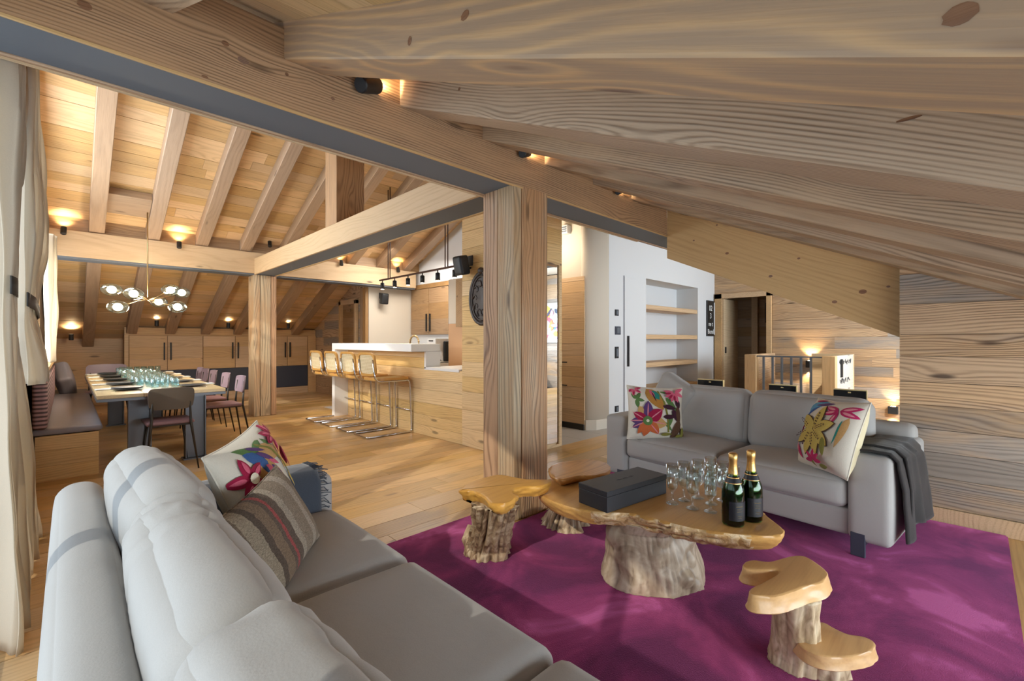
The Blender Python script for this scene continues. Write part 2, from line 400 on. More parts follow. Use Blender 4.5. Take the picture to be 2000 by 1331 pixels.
# ---------------------------------------------------------------- ceiling
ce = empty('ceiling', kind='structure')
def quadslab(name, y0, z0, y1, z1, x0, x1, th, m, parent):
    V = [(x0, y0, z0), (x1, y0, z0), (x1, y1, z1), (x0, y1, z1), (x0, y0, z0 + th), (x1, y0, z0 + th), (x1, y1, z1 + th), (x0, y1, z1 + th)]
    F = [(0, 3, 2, 1), (4, 5, 6, 7), (0, 1, 5, 4), (1, 2, 6, 5), (2, 3, 7, 6), (3, 0, 4, 7)]
    return obj(name, pd(V, F), m, parent)
OFF = .172
XE = 5.44
quadslab('roof_deck', -1.75, zn(-1.75) + OFF + .03, YR, zn(YR) + OFF + .03, -.6, 5.8, .12, M['dark'], ce)
quadslab('roof_deck', YR, zf(YR) + OFF + .03, 12.2, zf(12.2) + OFF + .03, -.6, 5.8, .12, M['dark'], ce)
def ceil_rows(y0, y1, f, x0, x1, sgn):
    y = y0
    nrm = Vector((0, -sgn * math.sin(SL), math.cos(SL)))
    while y < y1:
        w = rng(.13, .19); yc = y + w / 2; x = x0; first = True
        while x < x1 - .02:
            L = rng(1.5, 3.4) * (rng(.4, 1) if first else 1); first = False
            e = min(x + L, x1)
            if x1 - e < .5: e = x1
            z = f(yc) + OFF + .012 + rng(0, .004)
            beam('ceiling_board', (x + .001, yc, z), (e - .001, yc, z), w / math.cos(SL) - .004, .022, M['ceil'], ce, up=nrm)
            x = e
        y += w
ceil_rows(-.5, 3.1, zn, -.25, 4.62, 1)
ceil_rows(3.1, YR - .02, zn, -.25, 3.4, 1)
ceil_rows(YR, 11.95, zf, -.22, XE, -1)

# rafters --------------------------------------------------------
def rafter(x, w, y0, y1, f, m, **k):
    h = OFF * math.cos(SL) + .01
    sg = 1 if f is zn else -1
    n = Vector((0, -sg * math.sin(SL), math.cos(SL)))
    p0 = Vector((x + w / 2, y0, f(y0))) + n * h / 2; p1 = Vector((x + w / 2, y1, f(y1))) + n * h / 2
    return beam('roof_rafter', p0, p1, w, h, m, None, up=n, bev=.006, **k)
near_lab = ['roof rafter at the top left corner of the near slope, mostly above the main beam',
            'huge grey-brown rafter across the top right, the nearest and lowest rafter, with swirling grain',
            'second grey-brown rafter from the top right, fine straight grain, below the swirling one',
            'third grey-brown rafter from the top right on the near roof slope',
            'fourth grey-brown rafter from the top right, seen as a thin strip',
            'fifth grey-brown rafter from the top right, narrow strip above the sloping beam',
            'last grey-brown rafter of the near slope, just above the pale sloping beam']
for i in range(7):
    rafter(.115 + .6 * i, .19, -1.6, YR, zn, M['rafter1' if i == 1 else 'rafter'], label=near_lab[i], cat='rafter', group='rafters of the near roof slope')
fl_lab = ['first', 'second', 'third', 'fourth', 'fifth', 'sixth', 'seventh', 'eighth', 'ninth and last']
for i in range(9):
    rafter(.21 + .595 * i, .16, YR, 11.87 if i == 0 else 11.33, zf, M['farrafter'], label='brown rafter of the far roof slope, %s from the curtained window' % fl_lab[i], cat='rafter', group='rafters of the far roof slope')
# trimmer block between far rafters
b = box('ceiling_block', .37, .80, 7.55, 7.95, zf(7.75) + .055, zf(7.75) + .16, M['farrafter'], None)
tag(b, 'short brown wooden block between two far rafters above the chandelier', 'beam')
b.rotation_euler = (-SL, 0, 0)

# main beam -------------------------------------------------------
bt = empty('main_beam', (2.1, 2.4, 2.32), label='long brown timber beam crossing the whole room from top left to the white wall', cat='beam')
child(beam('timber_face', (-.35, 2.245, 2.505), (4.4, 2.245, 2.505), .03, .37, M['mainbeam'], bev=.004), bt)
child(beam('timber_face', (-.35, 2.557, 2.505), (5.12, 2.557, 2.505), .03, .37, M['mainbeam'], bev=.004), bt)
child(box('steel_soffit', -.35, 5.12, 2.262, 2.54, 2.328, 2.36, M['steel'], label='dark grey steel underside'), bt)
child(box('timber_core', -.35, 4.4, 2.262, 2.54, 2.361, 2.66, M['dark']), bt)

# sloping beam at the right end
sb = empty('sloping_beam', (4.5, 1.3, 1.6), label='pale broad beam sloping down to the right above the sofa', cat='beam')
def slz(y): return 1.278 + (2.092 - 1.278) / (2.228 - .412) * (y - .412)
V = []
for x in (4.4, 4.62):
    V += [(x, -.9, slz(-.9)), (x, 2.229, slz(2.229)), (x, 2.229, slz(2.229) + .62), (x, -.9, slz(-.9) + .62)]
me = pd([Vector(v) for v in V], [(0, 3, 2, 1), (4, 5, 6, 7), (0, 1, 5, 4), (1, 2, 6, 5), (2, 3, 7, 6), (3, 0, 4, 7)])
for yy_ in (2.233, 2.5695): child(beam('edge_strip', (-.35, yy_, 2.3175), (4.4, yy_, 2.3175), .012, .008, M['tie']), bt)
p = math.atan((2.092 - 1.278) / 1.816)
mt = frame_mtx((4.5, -.9, slz(-.9)), (4.5, 2.62, slz(2.62)))
me.transform(mt.inverted())
o = obj('sloping_timber', me, M['tie']); o.matrix_world = mt; child(o, sb)

# near post
po = empty('timber_post', (2.37, 2.395, 0), label='massive reclaimed timber post in the middle of the room beside the root tables', cat='post')
def post_parts(p, x0, x1, y0, y1, z1, cuts):
    for (a, b_, c, d) in cuts:
        o = beam('post_timber', ((a + b_) / 2, (c + d) / 2, 0), ((a + b_) / 2, (c + d) / 2, z1), d - c - .001, b_ - a - .001, M['post'], up=(1, 0, 0), bev=.007, seg=2)
        child(o, p)
post_parts(po, 2.2, 2.54, 2.232, 2.558, 2.335, [(2.2, 2.275, 2.232, 2.40), (2.2, 2.272, 2.402, 2.558), (2.278, 2.545, 2.226, 2.40), (2.275, 2.54, 2.402, 2.56)])
# far post
p2 = empty('timber_post', (2.35, 8.43, 0), label='far timber post between the dining table and the bar', cat='post')
post_parts(p2, 2.19, 2.53, 8.27, 8.6, 2.33, [(2.19, 2.28, 8.27, 8.60), (2.285, 2.44, 8.265, 8.6), (2.445, 2.53, 8.272, 8.6)])
# far purlin
pu = empty('purlin_beam', (2.3, 8.4, 2.33), label='pale beam running above the dining table over the far post', cat='beam')
child(beam('purlin_timber', (-.25, 8.43, 2.52), (5.26, 8.43, 2.52), .32, .34, M['tie'], bev=.004), pu)
child(box('steel_soffit', -.25, 5.25, 8.30, 8.56, 2.325, 2.349, M['steel'], label='dark steel underside'), pu)
for i in range(10):
    x0 = -.22 if i == 0 else .21 + .595 * (i - 1) + .162
    x1 = .208 + .595 * i if i < 9 else XE - .05
    if x1 - x0 < .05: continue
    child(beam('infill_board', (x0, 8.33, 2.79), (x1, 8.33, 2.79), .03, .20, M['darkcab']), pu)
# tie beam and king post
tb = empty('tie_beam', (2.36, 5.4, 2.33), label='pale beam between the two posts carrying a short king post', cat='beam')
child(beam('tie_timber', (2.207, 2.56, 2.46), (2.207, 8.27, 2.46), .03, .26, M['tie'], bev=.004), tb)
child(beam('tie_timber', (2.523, 2.56, 2.46), (2.523, 8.27, 2.46), .03, .26, M['tie'], bev=.004), tb)
child(box('steel_soffit', 2.223, 2.507, 2.56, 8.27, 2.338, 2.37, M['steel'], label='dark grey steel underside'), tb)
child(box('timber_core', 2.223, 2.507, 2.56, 8.27, 2.371, 2.588, M['tie']), tb)
kp = beam('king_post', (2.37, 5.275, 2.592), (2.37, 5.275, 3.9), .31, .34, M['mainbeam'], up=(1, 0, 0), bev=.005)
tag(kp, 'short upright post standing on the tie beam under the ridge', 'post')

# ---------------------------------------------------------------- walls
def plank_wall(name, a, b, z0, z1, normal, m, hs=(.17, .24), cuts=None, parent=None, th=.022, ztop=None, nm='wall_board', lens=None):
    """horizontal boards from point a to b (xy), thickness towards -normal"""
    w = parent or empty(name, kind='structure')
    a = Vector((a[0], a[1], 0)); b = Vector((b[0], b[1], 0)); nn = Vector((normal[0], normal[1], 0))
    z = z0
    while z < z1 - .01:
        h = min(rng(*hs), z1 - z)
        if z1 - z - h < .06: h = z1 - z
        segs = [(0.0, 1.0)]
        Lt = (b - a).length
        if lens:
            segs = []; t = 0
            while t < 1 - 1e-6:
                e = min(1, t + rng(*lens) / Lt)
                if 1 - e < .15: e = 1
                segs.append((t, e)); t = e
        for (s, e) in segs:
            if ztop:      # slanted top: clip by roof
                pts = [(s, z), (e, z), (e, z + h), (s, z + h)]
                poly = []
                lim = lambda t: ztop(a.lerp(b, t))
                # clip polygon against lim
                for i in range(4):
                    P, Q = pts[i], pts[(i + 1) % 4]; fp = lim(P[0]) - P[1]; fq = lim(Q[0]) - Q[1]
                    if fp >= 0: poly.append(P)
                    if fp * fq < 0:
                        k = fp / (fp - fq); poly.append((P[0] + (Q[0] - P[0]) * k, P[1] + (Q[1] - P[1]) * k))
                if len(poly) < 3: continue
            else: poly = [(s, z), (e, z), (e, z + h), (s, z + h)]
            off = rng(0, .004)
            mid = a.lerp(b, (s + e) / 2); mid.z = z + h / 2
            X = (b - a).normalized(); Mx = Matrix((X, Vector((0, 0, 1)).cross(X), Vector((0, 0, 1)))).transposed().to_4x4(); Mx.translation = mid
            V = []; k = len(poly)
            for dd in (0, -th):
                for (t, zz) in poly:
                    q = a.lerp(b, t) + nn * (off + dd); q.z = zz
                    if abs(zz - z) < 1e-6: q.z += .0015
                    if abs(zz - z - h) < 1e-6: q.z -= .0015
                    V.append(Mx.inverted() @ q)
            F = [tuple(range(k)), tuple(range(2 * k - 1, k - 1, -1))] + [(i, i + k, (i + 1) % k + k, (i + 1) % k) for i in range(k)]
            bm = bmesh.new(); vs = [bm.verts.new(v) for v in V]
            for f in F: bm.faces.new([vs[i] for i in f])
            bmesh.ops.recalc_face_normals(bm, faces=bm.faces)
            o = obj(nm, bm, m); o.matrix_local = Mx
            o.parent = w
            if w.location.length > 0: o.matrix_parent_inverse = Matrix.Translation(w.location).inverted()
        z += h
    return w
# right wall (sofa side)
wr = plank_wall('wall_right', (4.27, -1.6), (4.27, .394), .11, 2.3, (-1, 0), M['wall'], (.15, .24), ztop=lambda p: zn(p.y) + .19)
box('wall_core', 4.295, 4.385, -1.6, .392, 0, 1.75, M['dark'], wr)
bb = box('baseboard_right', 4.255, 4.275, -1.6, .394, 0, .108, M['cab'], bev=.002, kind='structure')
# block between room and hall (mirror wall + bar column)
wc = plank_wall('wall_middle', (3.38, 4.308), (3.38, 3.45), 0, 3.2, (-1, 0), M['bar'], (.17, .22))
plank_wall('x', (3.38, 3.45), (4.195, 3.45), 0, 3.1, (0, -1), M['bar'], (.17, .22), parent=wc)
box('wall_core', 3.402, 4.19, 3.475, 4.30, 0, 3.3, M['dark'], wc)
# mirror in that wall
mr = empty('wall_mirror', (3.85, 3.42, 0), label='tall narrow mirror on the plank wall right of the post reflecting the stairs', cat='mirror')
child(box('mirror_pane', 3.55, 4.105, 3.432, 3.44, .06, 2.13, M['mirror']), mr)
child(box('mirror_frame', 4.105, 4.125, 3.42, 3.446, .04, 2.15, M['tie']), mr)
child(box('mirror_frame', 3.53, 4.105, 3.42, 3.446, 2.13, 2.15, M['tie']), mr)
# hall: right side wall with wooden closet door, back wall
wh = empty('wall_hall', kind='structure')
box('hall_plaster', 5.17, 5.3, 3.9, 6.0, 0, 4.2, M['cream'], wh)
box('hall_plaster', 4.15, 5.3, 4.98, 5.05, 0, 4.2, M['cream'], wh)
box('hall_plaster', 4.15, 4.2, 3.5, 5.0, 0, 4.2, M['cream'], wh)
d1 = empty('door_1', (5.15, 4.4, 0), kind='structure')
plank_wall('x', (5.15, 5.0), (5.15, 3.83), .08, 2.15, (-1, 0), M['cab'], (.14, .2), parent=d1, nm='door_board')
child(box('vent_slot', 5.12, 5.128, 4.12, 4.24, .93, .945, M['black']), d1)
child(box('vent_slot', 5.12, 5.128, 4.12, 4.24, .60, .615, M['black']), d1)
child(box('plinth_grille', 5.13, 5.15, 3.83, 5.0, 0, .078, M['chairmetal']), d1)
# curved corner and long white wall with niche
ws = empty('wall_white', kind='structure')
bm = bmesh.new(); pts = []
for k in range(9):
    a = k / 8 * PI / 2; pts.append((5.60 - .45 * math.cos(a), 3.87 - .17 * math.sin(a)))
pts = [(5.17, 3.9)] + pts
pr = []
for (x, y) in pts: pr.append((bm.verts.new((x, y, 0)), bm.verts.new((x, y, 3.6))))
for A, B in zip(pr, pr[1:]): bm.faces.new((A[0], B[0], B[1], A[1]))
o = obj('curved_corner', bm, M['cream'], ws, smooth=True)
sf = o.modifiers.new('s', 'SOLIDIFY'); sf.thickness = .06; sf.offset = -1
box('white_panel', 5.56, 6.6, 3.70, 3.80, 0, 3.4, M['white'], ws)
box('white_panel', 6.6, 8.52, 3.70, 3.80, 2.24, 3.4, M['white'], ws)
box('white_panel', 8.52, 9.4, 3.70, 3.80, 0, 3.0, M['white'], ws)
box('white_panel', 6.6, 8.52, 4.12, 4.2, 0, 2.4, M['white'], ws)
box('niche_side', 8.52, 8.56, 3.80, 4.13, 0, 2.4, M['white'], ws)
box('niche_side', 6.56, 6.6, 3.80, 4.13, 0, 2.4, M['white'], ws)
box('niche_top', 6.56, 8.56, 3.80, 4.13, 2.24, 2.3, M['white'], ws)
box('niche_base', 6.6, 8.52, 3.70, 4.12, 0, .40, M['white'], ws)
ba = obj('baseboard_hall', pd([(5.15, 3.84, 0), (5.16, 3.81, 0), (5.28, 3.72, 0), (5.60, 3.68, 0), (5.60, 3.68, .14), (5.28, 3.72, .14), (5.16, 3.81, .14), (5.15, 3.84, .14)], [(0, 1, 6, 7), (1, 2, 5, 6), (2, 3, 4, 5)]), M['cream'], kind='structure')
sf = ba.modifiers.new('s', 'SOLIDIFY'); sf.thickness = .02
for i, (z, lb) in enumerate(((1.79, 'top'), (1.31, 'middle'), (.855, 'third'), (.44, 'lowest'))):
    o = beam('niche_shelf', (6.605, 3.91, z), (8.515, 3.91, z), .40, .075, M['cab'], bev=.004)
    tag(o, 'chunky wooden shelf in the white niche, %s of four' % lb, 'shelf', 'shelves in the white niche')
d2 = empty('door_2', (6.2, 3.69, 0), kind='structure')
child(box('door_leaf', 5.95, 6.58, 3.686, 3.70, .02, 2.21, M['white'], bev=.002), d2)
child(box('door_gap', 5.944, 5.95, 3.690, 3.701, .02, 2.22, M['steel']), d2)
child(box('door_handle', 6.02, 6.045, 3.66, 3.69, .86, 1.32, M['black'], label='black bar handle'), d2)
# switches
def plate(name, x, z, w, h, lab, cat, m='black'):
    e = empty(name, (x, 3.70, z), label=lab, cat=cat)
    child(box('cover', x - w / 2, x + w / 2, 3.688, 3.699, z - h / 2, z + h / 2, M[m], bev=.002), e)
    child(box('button', x - w / 4, x + w / 4, 3.682, 3.688, z - h / 3, z + h / 3, M['steel']), e)
def ux(u, y=3.7):
    a = (u - 1000) / 890.; return (.6989 + .7152 * a) / (.7152 - .6989 * a) * y
def vz(u, v, y=3.7):
    a = (u - 1000) / 890.; t = y / (.7152 - .6989 * a); return 1.25 + (665.5 - v) / 890 * t
plate('thermostat', ux(1204), vz(1204, 611), .09, .09, 'small square dark thermostat on the white wall, uppermost', 'thermostat')
plate('control_screen', ux(1206), vz(1206, 646), .14, .12, 'white framed control screen on the white wall below the thermostat', 'control panel', 'slate')
plate('light_switch', ux(1204), vz(1204, 689), .09, .17, 'tall black double light switch on the white wall', 'light switch')
plate('wall_socket', ux(1204), vz(1204, 799), .09, .09, 'black wall socket low on the white wall beside the grey sofa arm', 'socket')
plate('light_switch', ux(1398), vz(1398, 675), .08, .09, 'small black switch on the white wall beside the landing door', 'light switch')
# letter board picture
sg = empty('letter_board', (ux(1387), 3.69, 1.7), label='black framed letter board with white letters on the white wall', cat='sign')
sx0, sx1 = ux(1379), ux(1394); zt, zb = vz(1387, 588), vz(1387, 657)
child(box('board', sx0, sx1, 3.675, 3.70, zb, zt, M['black'], bev=.003), sg)
child(box('frame_edge', sx1 - .06, sx1 - .03, 3.665, 3.675, zb + .03, zt - .03, M['white']), sg)
def text(s, size, m, loc, rot, parent, name='lettering', ext=.001):
    cu = bpy.data.curves.new(name, 'FONT'); cu.body = s; cu.size = size; cu.extrude = ext; cu.align_x = 'CENTER'
    o = bpy.data.objects.new(name, cu); C.objects.link(o); o.location = loc; o.rotation_euler = rot; cu.materials.append(m)
    bpy.context.view_layer.update()
    me = bpy.data.meshes.new_from_object(o); bpy.data.objects.remove(o)
    q = obj(name, me, m); q.location = loc; q.rotation_euler = rot
    if parent: child(q, parent)
    return q
mw = plain('white_letters', 'f2f2ee', .6)
zz = zt - .17
for s in ('02', '3', 'ne t', 'Bond'):
    text(s, .15 if len(s) < 4 else .13, mw, ((sx0 + sx1) / 2 - .03, 3.672, zz - .03), (PI / 2, 0, 0), sg); zz -= .15
# landing wall with door and stair enclosure
wl_ = plank_wall('wall_landing', (9.3, 3.7), (9.3, -1.6), 2.16, 3.0, (-1, 0), M['wall'], (.15, .22), lens=(1.2, 2.2))
plank_wall('x', (9.3, 2.65), (9.3, -1.6), 0, 2.16, (-1, 0), M['wall'], (.13, .2), lens=(.9, 2.2), parent=wl_)
box('wall_core', 9.33, 9.4, -1.6, 2.66, 0, 2.6, M['dark'], wl_)
d3 = empty('door_3', (9.3, 3.1, 0), kind='structure')
for (a_, b_, c_, d_) in ((3.54, 3.68, 0, 2.17), (2.655, 2.74, 0, 2.17), (2.655, 3.68, 2.075, 2.17)):
    child(box('door_frame', 9.24, 9.30, a_, b_, c_, d_, M['cab'], bev=.003), d3)
child(box('door_leaf', 9.26, 10.0, 3.50, 3.54, .02, 2.07, M['tie'], bev=.003), d3)
child(box('door_handle', 9.30, 9.36, 3.49, 3.50, 1.0, 1.12, M['black']), d3)
rb = plank_wall('wall_room_beyond', (10.6, 4.2), (10.6, 1.8), 0, 2.5, (-1, 0), M['darkcab'], (.18, .24))
plank_wall('x', (9.4, 4.0), (10.6, 4.0), 0, 2.5, (0, -1), M['darkcab'], (.18, .24), parent=rb)
box('wall_core', 10.63, 10.7, 1.8, 4.2, 0, 2.5, M['dark'], rb); box('wall_core', 9.4, 10.7, 4.03, 4.1, 0, 2.5, M['dark'], rb); box('wall_core', 9.4, 10.7, 1.7, 1.8, 0, 2.5, M['dark'], rb)
box('corner_post', 10.5, 10.6, 3.28, 3.4, 0, 2.4, M['cab'], rb)
box('floor_beyond', 9.3, 10.7, 1.8, 4.2, -.03, -.002, M['darkcab'], rb); box('ceiling_beyond', 9.3, 10.7, 1.8, 4.2, 2.4, 2.45, M['darkcab'], rb)
so = empty('wall_lantern', (10.55, 3.1, 1.7), label='dark wall lantern seen through the landing door', cat='lamp')
child(box('lantern_body', 10.5, 10.58, 3.02, 3.14, 1.62, 2.05, M['black'], bev=.02, seg=3), so); child(box('lantern_glass', 10.49, 10.5, 3.06, 3.10, 1.66, 2.0, M['cream']), so)
# landing roof
lr = empty('ceiling', kind='structure')
box('landing_ceiling', 5.3, 9.6, -2.0, 3.9, 3.02, 3.1, M['cream'], lr)
box('landing_ceiling', 4.65, 5.4, -2.0, 6.2, 3.6, 3.7, M['cream'], lr)
# side walls closing the landing
wb = empty('wall_landing_side', kind='structure')
box('plaster', 4.4, 6.0, -1.7, -1.6, 0, 3.1, M['cream'], wb); box('plaster', 8.8, 9.6, -1.7, -1.6, 0, 3.1, M['cream'], wb)
box('plaster', 6.0, 8.8, -1.7, -1.6, 0, .7, M['cream'], wb); box('plaster', 6.0, 8.8, -1.7, -1.6, 2.6, 3.1, M['cream'], wb)
# stair enclosure
se = empty('stair_balustrade', (8.2, 2.0, 0), label='low timber stair enclosure with grey steel bars beyond the right sofa', cat='balustrade')
def W2(*a, **k): return child(box(*a, **k), se)
child(beam('corner_timber', (7.67, 2.48, 0), (7.67, 2.48, 1.03), .165, .14, M['cab'], up=(1, 0, 0), bev=.004), se)
child(beam('corner_timber', (7.67, 1.46, 0), (7.67, 1.46, 1.03), .155, .14, M['cab'], up=(1, 0, 0), bev=.004), se)
W2('top_rail', 7.63, 7.67, 1.54, 2.4, 1.0, 1.02, M['steel'])
W2('bottom_rail', 7.63, 7.67, 1.54, 2.4, .05, .08, M['steel'])
for i in range(6):
    yy = 2.30 - i * .124
    W2('baluster', 7.63, 7.655, yy - .014, yy + .014, .08, 1.0, M['steel'])
child(beam('side_panel', (7.74, 1.415, .52), (8.93, 1.415, .52), .06, 1.02, wood('washed_wood', 'cdc4b6', 'a79a88', ring=40, contrast=.4, rv=.02), bev=.003, label='whitewashed side panel'), se)
child(beam('side_panel', (7.74, 2.53, .52), (8.93, 2.53, .52), .06, 1.02, M['wall'], bev=.003), se)
child(beam('back_panel', (8.93, 1.38, .52), (8.93, 1.95, .52), .06, 1.03, M['bar'], bev=.003), se)
W2('side_handle', 7.95, 8.0, 1.36, 1.385, .72, .98, M['black'], label='small black upright handle')
# carved script marks on the whitewashed panel (illegible in the photograph)
bm = bmesh.new(); random.seed(5)
for z, a, n_ in ((.93, 7.85, 9), (.66, 7.9, 7)):
    x = a
    for i in range(n_):
        pts = [(x + rng(-.02, .05) + .02 * k, 1.384, z + .035 * math.sin(k * 2.1 + i) + rng(-.01, .01)) for k in range(4)]
        tube_bm(bm, pts, .006, 4); x += .1
child(obj('carved_marks', bm, M['black'], kind='stuff'), se)
# wall sconces on landing wall
def sconce(x, y, z, lab, e=14, ax=-1):
    s_ = empty('wall_sconce', (x, y, z), label=lab, cat='lamp')
    child(box('sconce_body', x - .09, x, y - .06, y + .06, z - .06, z + .06, M['black'], bev=.004), s_)
    child(box('sconce_lens', x - .07, x - .02, y - .03, y + .03, z + .06, z + .063, M['lamp']), s_)
    light('SPOT', 'sconce_light', (x - .06, y, z + .09), e, (1, .72, .4), aim=(.25, 0, 1), spot=95, radius=.02)
    light('SPOT', 'sconce_light', (x - .06, y, z - .09), e, (1, .72, .4), aim=(.25, 0, -1), spot=95, radius=.02)
sconce(9.275, 2.04, .84, 'small black up-and-down wall sconce glowing behind the stair bars')
sconce(9.275, .93, .16, 'low wall sconce glowing behind the right sofa at the plank wall edge', 7)
# painting reflected in the mirror
pt = empty('abstract_painting', (9.26, -.9, 1.7), label='colourful abstract painting on the landing wall, seen only in the mirror', cat='painting')
child(box('canvas', 9.24, 9.272, -1.5, -.2, 1.2, 2.25, M['napkin']), pt)
cols = ['d8455a', '2d8fb5', 'e8b23c', '3c9c6c', '7a4ba0', 'e87a3c', '1c2b4a', 'e7a0c0']
random.seed(3)
for i, c in enumerate(cols):
    bm = bmesh.new()
    for k in range(5):
        cy, cz = rng(-1.35, -.35), rng(1.3, 2.15); a = rng(.05, .16); b_ = rng(.03, .09); t0 = rng(0, PI)
        vs = []
        for j in range(14):
            q = 2 * PI * j / 14; yy, z_ = a * math.cos(q) * (1 + .2 * math.sin(3 * q)), b_ * math.sin(q)
            vs.append(bm.verts.new((9.239 - .0006 * (i * 5 + k), cy + yy * math.cos(t0) - z_ * math.sin(t0), cz + yy * math.sin(t0) + z_ * math.cos(t0))))
        bm.faces.new(vs)
    child(obj('paint_patch', bm, plain('paint_' + str(i), c, .5)), pt)
# far gable wall (right of dining) with door_4, pillar
wg = plank_wall('wall_gable', (4.35, 11.9), (4.35, 8.62), 0, 3.4, (-1, 0), M['wall'], (.13, .2), ztop=lambda p: zf(p.y) + .19, lens=(1.0, 2.4))
box('wall_core', 4.375, 4.42, 8.65, 11.9, 0, 1.9, M['dark'], wg)
d4 = empty('door_4', (4.33, 9.5, 0), kind='structure')
for (a_, b_, c_, d_) in ((9.02, 9.10, 0, 2.1), (9.74, 9.84, 0, 2.1), (9.02, 9.84, 2.02, 2.12)):
    child(box('door_frame', 4.28, 4.345, a_, b_, c_, d_, M['cab'], bev=.003), d4)
plank_wall('x', (4.335, 9.74), (4.335, 9.10), .02, 2.02, (-1, 0), M['darkcab'], (.15, .2), parent=d4, nm='door_board')
child(box('door_sign', 4.30, 4.312, 9.33, 9.5, 1.86, 1.92, M['darkcab']), d4)
pl = empty('trim_1', kind='structure')
for yy in (8.66, 8.78): beam('trim_board', (4.32, yy, 0), (4.32, yy, 2.32), .11, .06, M['darkcab'], pl, up=(1, 0, 0))
# white kitchen walls
wk = empty('wall_kitchen', kind='structure')
box('plaster', 4.36, 5.48, 8.60, 8.66, 0, 2.75, M['cream'], wk)
V = [(5.42, 8.62, 0), (5.42, 5.1, 0), (5.42, 5.1, 3.9), (5.42, YR, zf(YR) + .2), (5.42, 8.62, zf(8.62) + .2)]
o = obj('plaster', pd(V, [(0, 1, 2, 3, 4)]), M['white'], wk); sf = o.modifiers.new('s', 'SOLIDIFY'); sf.thickness = .06; sf.offset = 1
box('plaster', 3.45, 4.15, 4.30, 4.36, 0, 3.5, M['white'], wk)
# knee wall / cupboards of the dining side
wf = plank_wall('wall_far', (-.22, 11.9), (4.35, 11.9), 0, 1.5, (0, -1), M['cab'], (.28, .42), lens=(2, 4))
box('wall_core', -.3, 4.4, 11.93, 12.0, 0, 1.6, M['dark'], wf)
box('wall_core', 9.33, 9.4, -1.6, 3.8, 2.1, 3.05, M['dark'], wl_)
box('wall_core', 4.38, 4.45, 8.7, 11.9, 0, 1.25, M['dark'], wg)

def knot(owner, p, axis, rx, rz, tone='4a2f22'):
    bm = bmesh.new(); n_ = 16; c_ = bm.verts.new((0, 0, .0012)); vs = [bm.verts.new((rx * math.cos(2 * PI * k / n_) * (1 + .1 * math.sin(3 * k)), rz * math.sin(2 * PI * k / n_), .0004)) for k in range(n_)]
    for k in range(n_): bm.faces.new((vs[k], vs[(k + 1) % n_], c_))
    q = Vector(axis).to_track_quat('Z', 'Y').to_matrix().to_4x4(); q.translation = Vector(p)
    o = obj('knot', bm, M['knot'], smooth=True); o.matrix_world = q; o.parent = owner; o.matrix_parent_inverse = owner.matrix_basis.inverted()
M['knot'] = wood('knot_wood', '8a654b', '5c4030', ring=160, warp=.05, contrast=.8, rv=.05, knot=0)
rf_ = [o for o in bpy.data.objects if o.name.startswith('roof_rafter')]
R1 = rf_[1]; R2 = rf_[2]
for (u, v, X_, ow, r1_, r2_) in ((1875, 28, .7145, R1, .015, .012), (908, 30, .7145, R1, .016, .012), (800, 80, .7145, R1, .010, .014), (1775, 232, 1.3145, R2, .022, .004), (897, 174, 1.3145, R2, .010, .008)):
    a = (u - 1000) / 890.; t = X_ / (.6989 + .7152 * a); knot(ow, (X_, (.7152 - .6989 * a) * t, 1.25 + (665.5 - v) / 890 * t), (-1, 0, 0), r1_, r2_)
for (u, v, r1_, r2_) in ((440, 85, .014, .012), (165, 10, .020, .016), (475, 118, .022, .015), (650, 193, .010, .008), (400, 150, .012, .006), (560, 145, .008, .008)):
    a = (u - 1000) / 890.; t = 2.2295 / (.7152 - .6989 * a); knot(bt, ((.6989 + .7152 * a) * t, 2.2295, 1.25 + (665.5 - v) / 890 * t), (0, -1, 0), r1_, r2_)
for (u, v, r1_) in ((1420, 495, .016), (1505, 540, .016), (1560, 505, .012), (1630, 590, .018), (1685, 570, .025), (1735, 560, .012), (1355, 470, .010), (1400, 440, .010)):
    a = (u - 1000) / 890.; t = 4.3995 / (.6989 + .7152 * a); knot(sb, (4.3995, (.7152 - .6989 * a) * t, 1.25 + (665.5 - v) / 890 * t), (-1, 0, 0), r1_, r1_ * .7)

# far cupboards in front of the knee wall ------------------------------------------------
random.seed(21)
cu_ = empty('cupboard_run', (2.6, 11.6, 0), label='long low run of board-fronted cupboards with black handles under the far roof slope', cat='cupboard')
def K(o): return child(o, cu_)
K(box('carcass', .80, 4.34, 11.33, 11.88, 0, 1.36, M['darkcab']))
K(box('top_panel', .80, 4.34, 11.305, 11.33, 1.352, 1.50, M['cab']))
K(box('side_post', .78, .84, 11.29, 11.34, 0, 1.50, M['tie']))
K(box('end_post', 4.16, 4.34, 11.27, 11.33, 0, 1.36, M['cab']))
K(box('base_board', .84, 4.16, 11.30, 11.33, 0, .16, M['cab']))
doors = [(.85, 1.435), (1.44, 2.03), (2.035, 2.62), (2.625, 3.21), (3.215, 3.69), (3.695, 4.15)]
for i, (a, b_) in enumerate(doors):
    d = empty('door', ((a + b_) / 2, 11.3, .9)); K(d)
    z = .66
    lo = .66 if i else .66
    while z < 1.34:
        h = min(.23, 1.345 - z)
        o = beam('door_board', (a + .003, 11.315, z + h / 2), (b_ - .003, 11.315, z + h / 2), .03, h - .003, M['cab'])
        o.parent = d; o.matrix_parent_inverse = (cu_.matrix_basis @ Matrix()).inverted() if False else (Matrix.Translation(Vector(((a + b_) / 2, 11.3, .9)))).inverted()
        z += h
    hx = b_ - .05 if i % 2 == 0 else a + .05
    o = box('handle', hx - .011, hx + .011, 11.262, 11.285, .86, 1.21, M['black'])
    o.parent = d; o.matrix_parent_inverse = Matrix.Translation(Vector(((a + b_) / 2, 11.3, .9))).inverted()
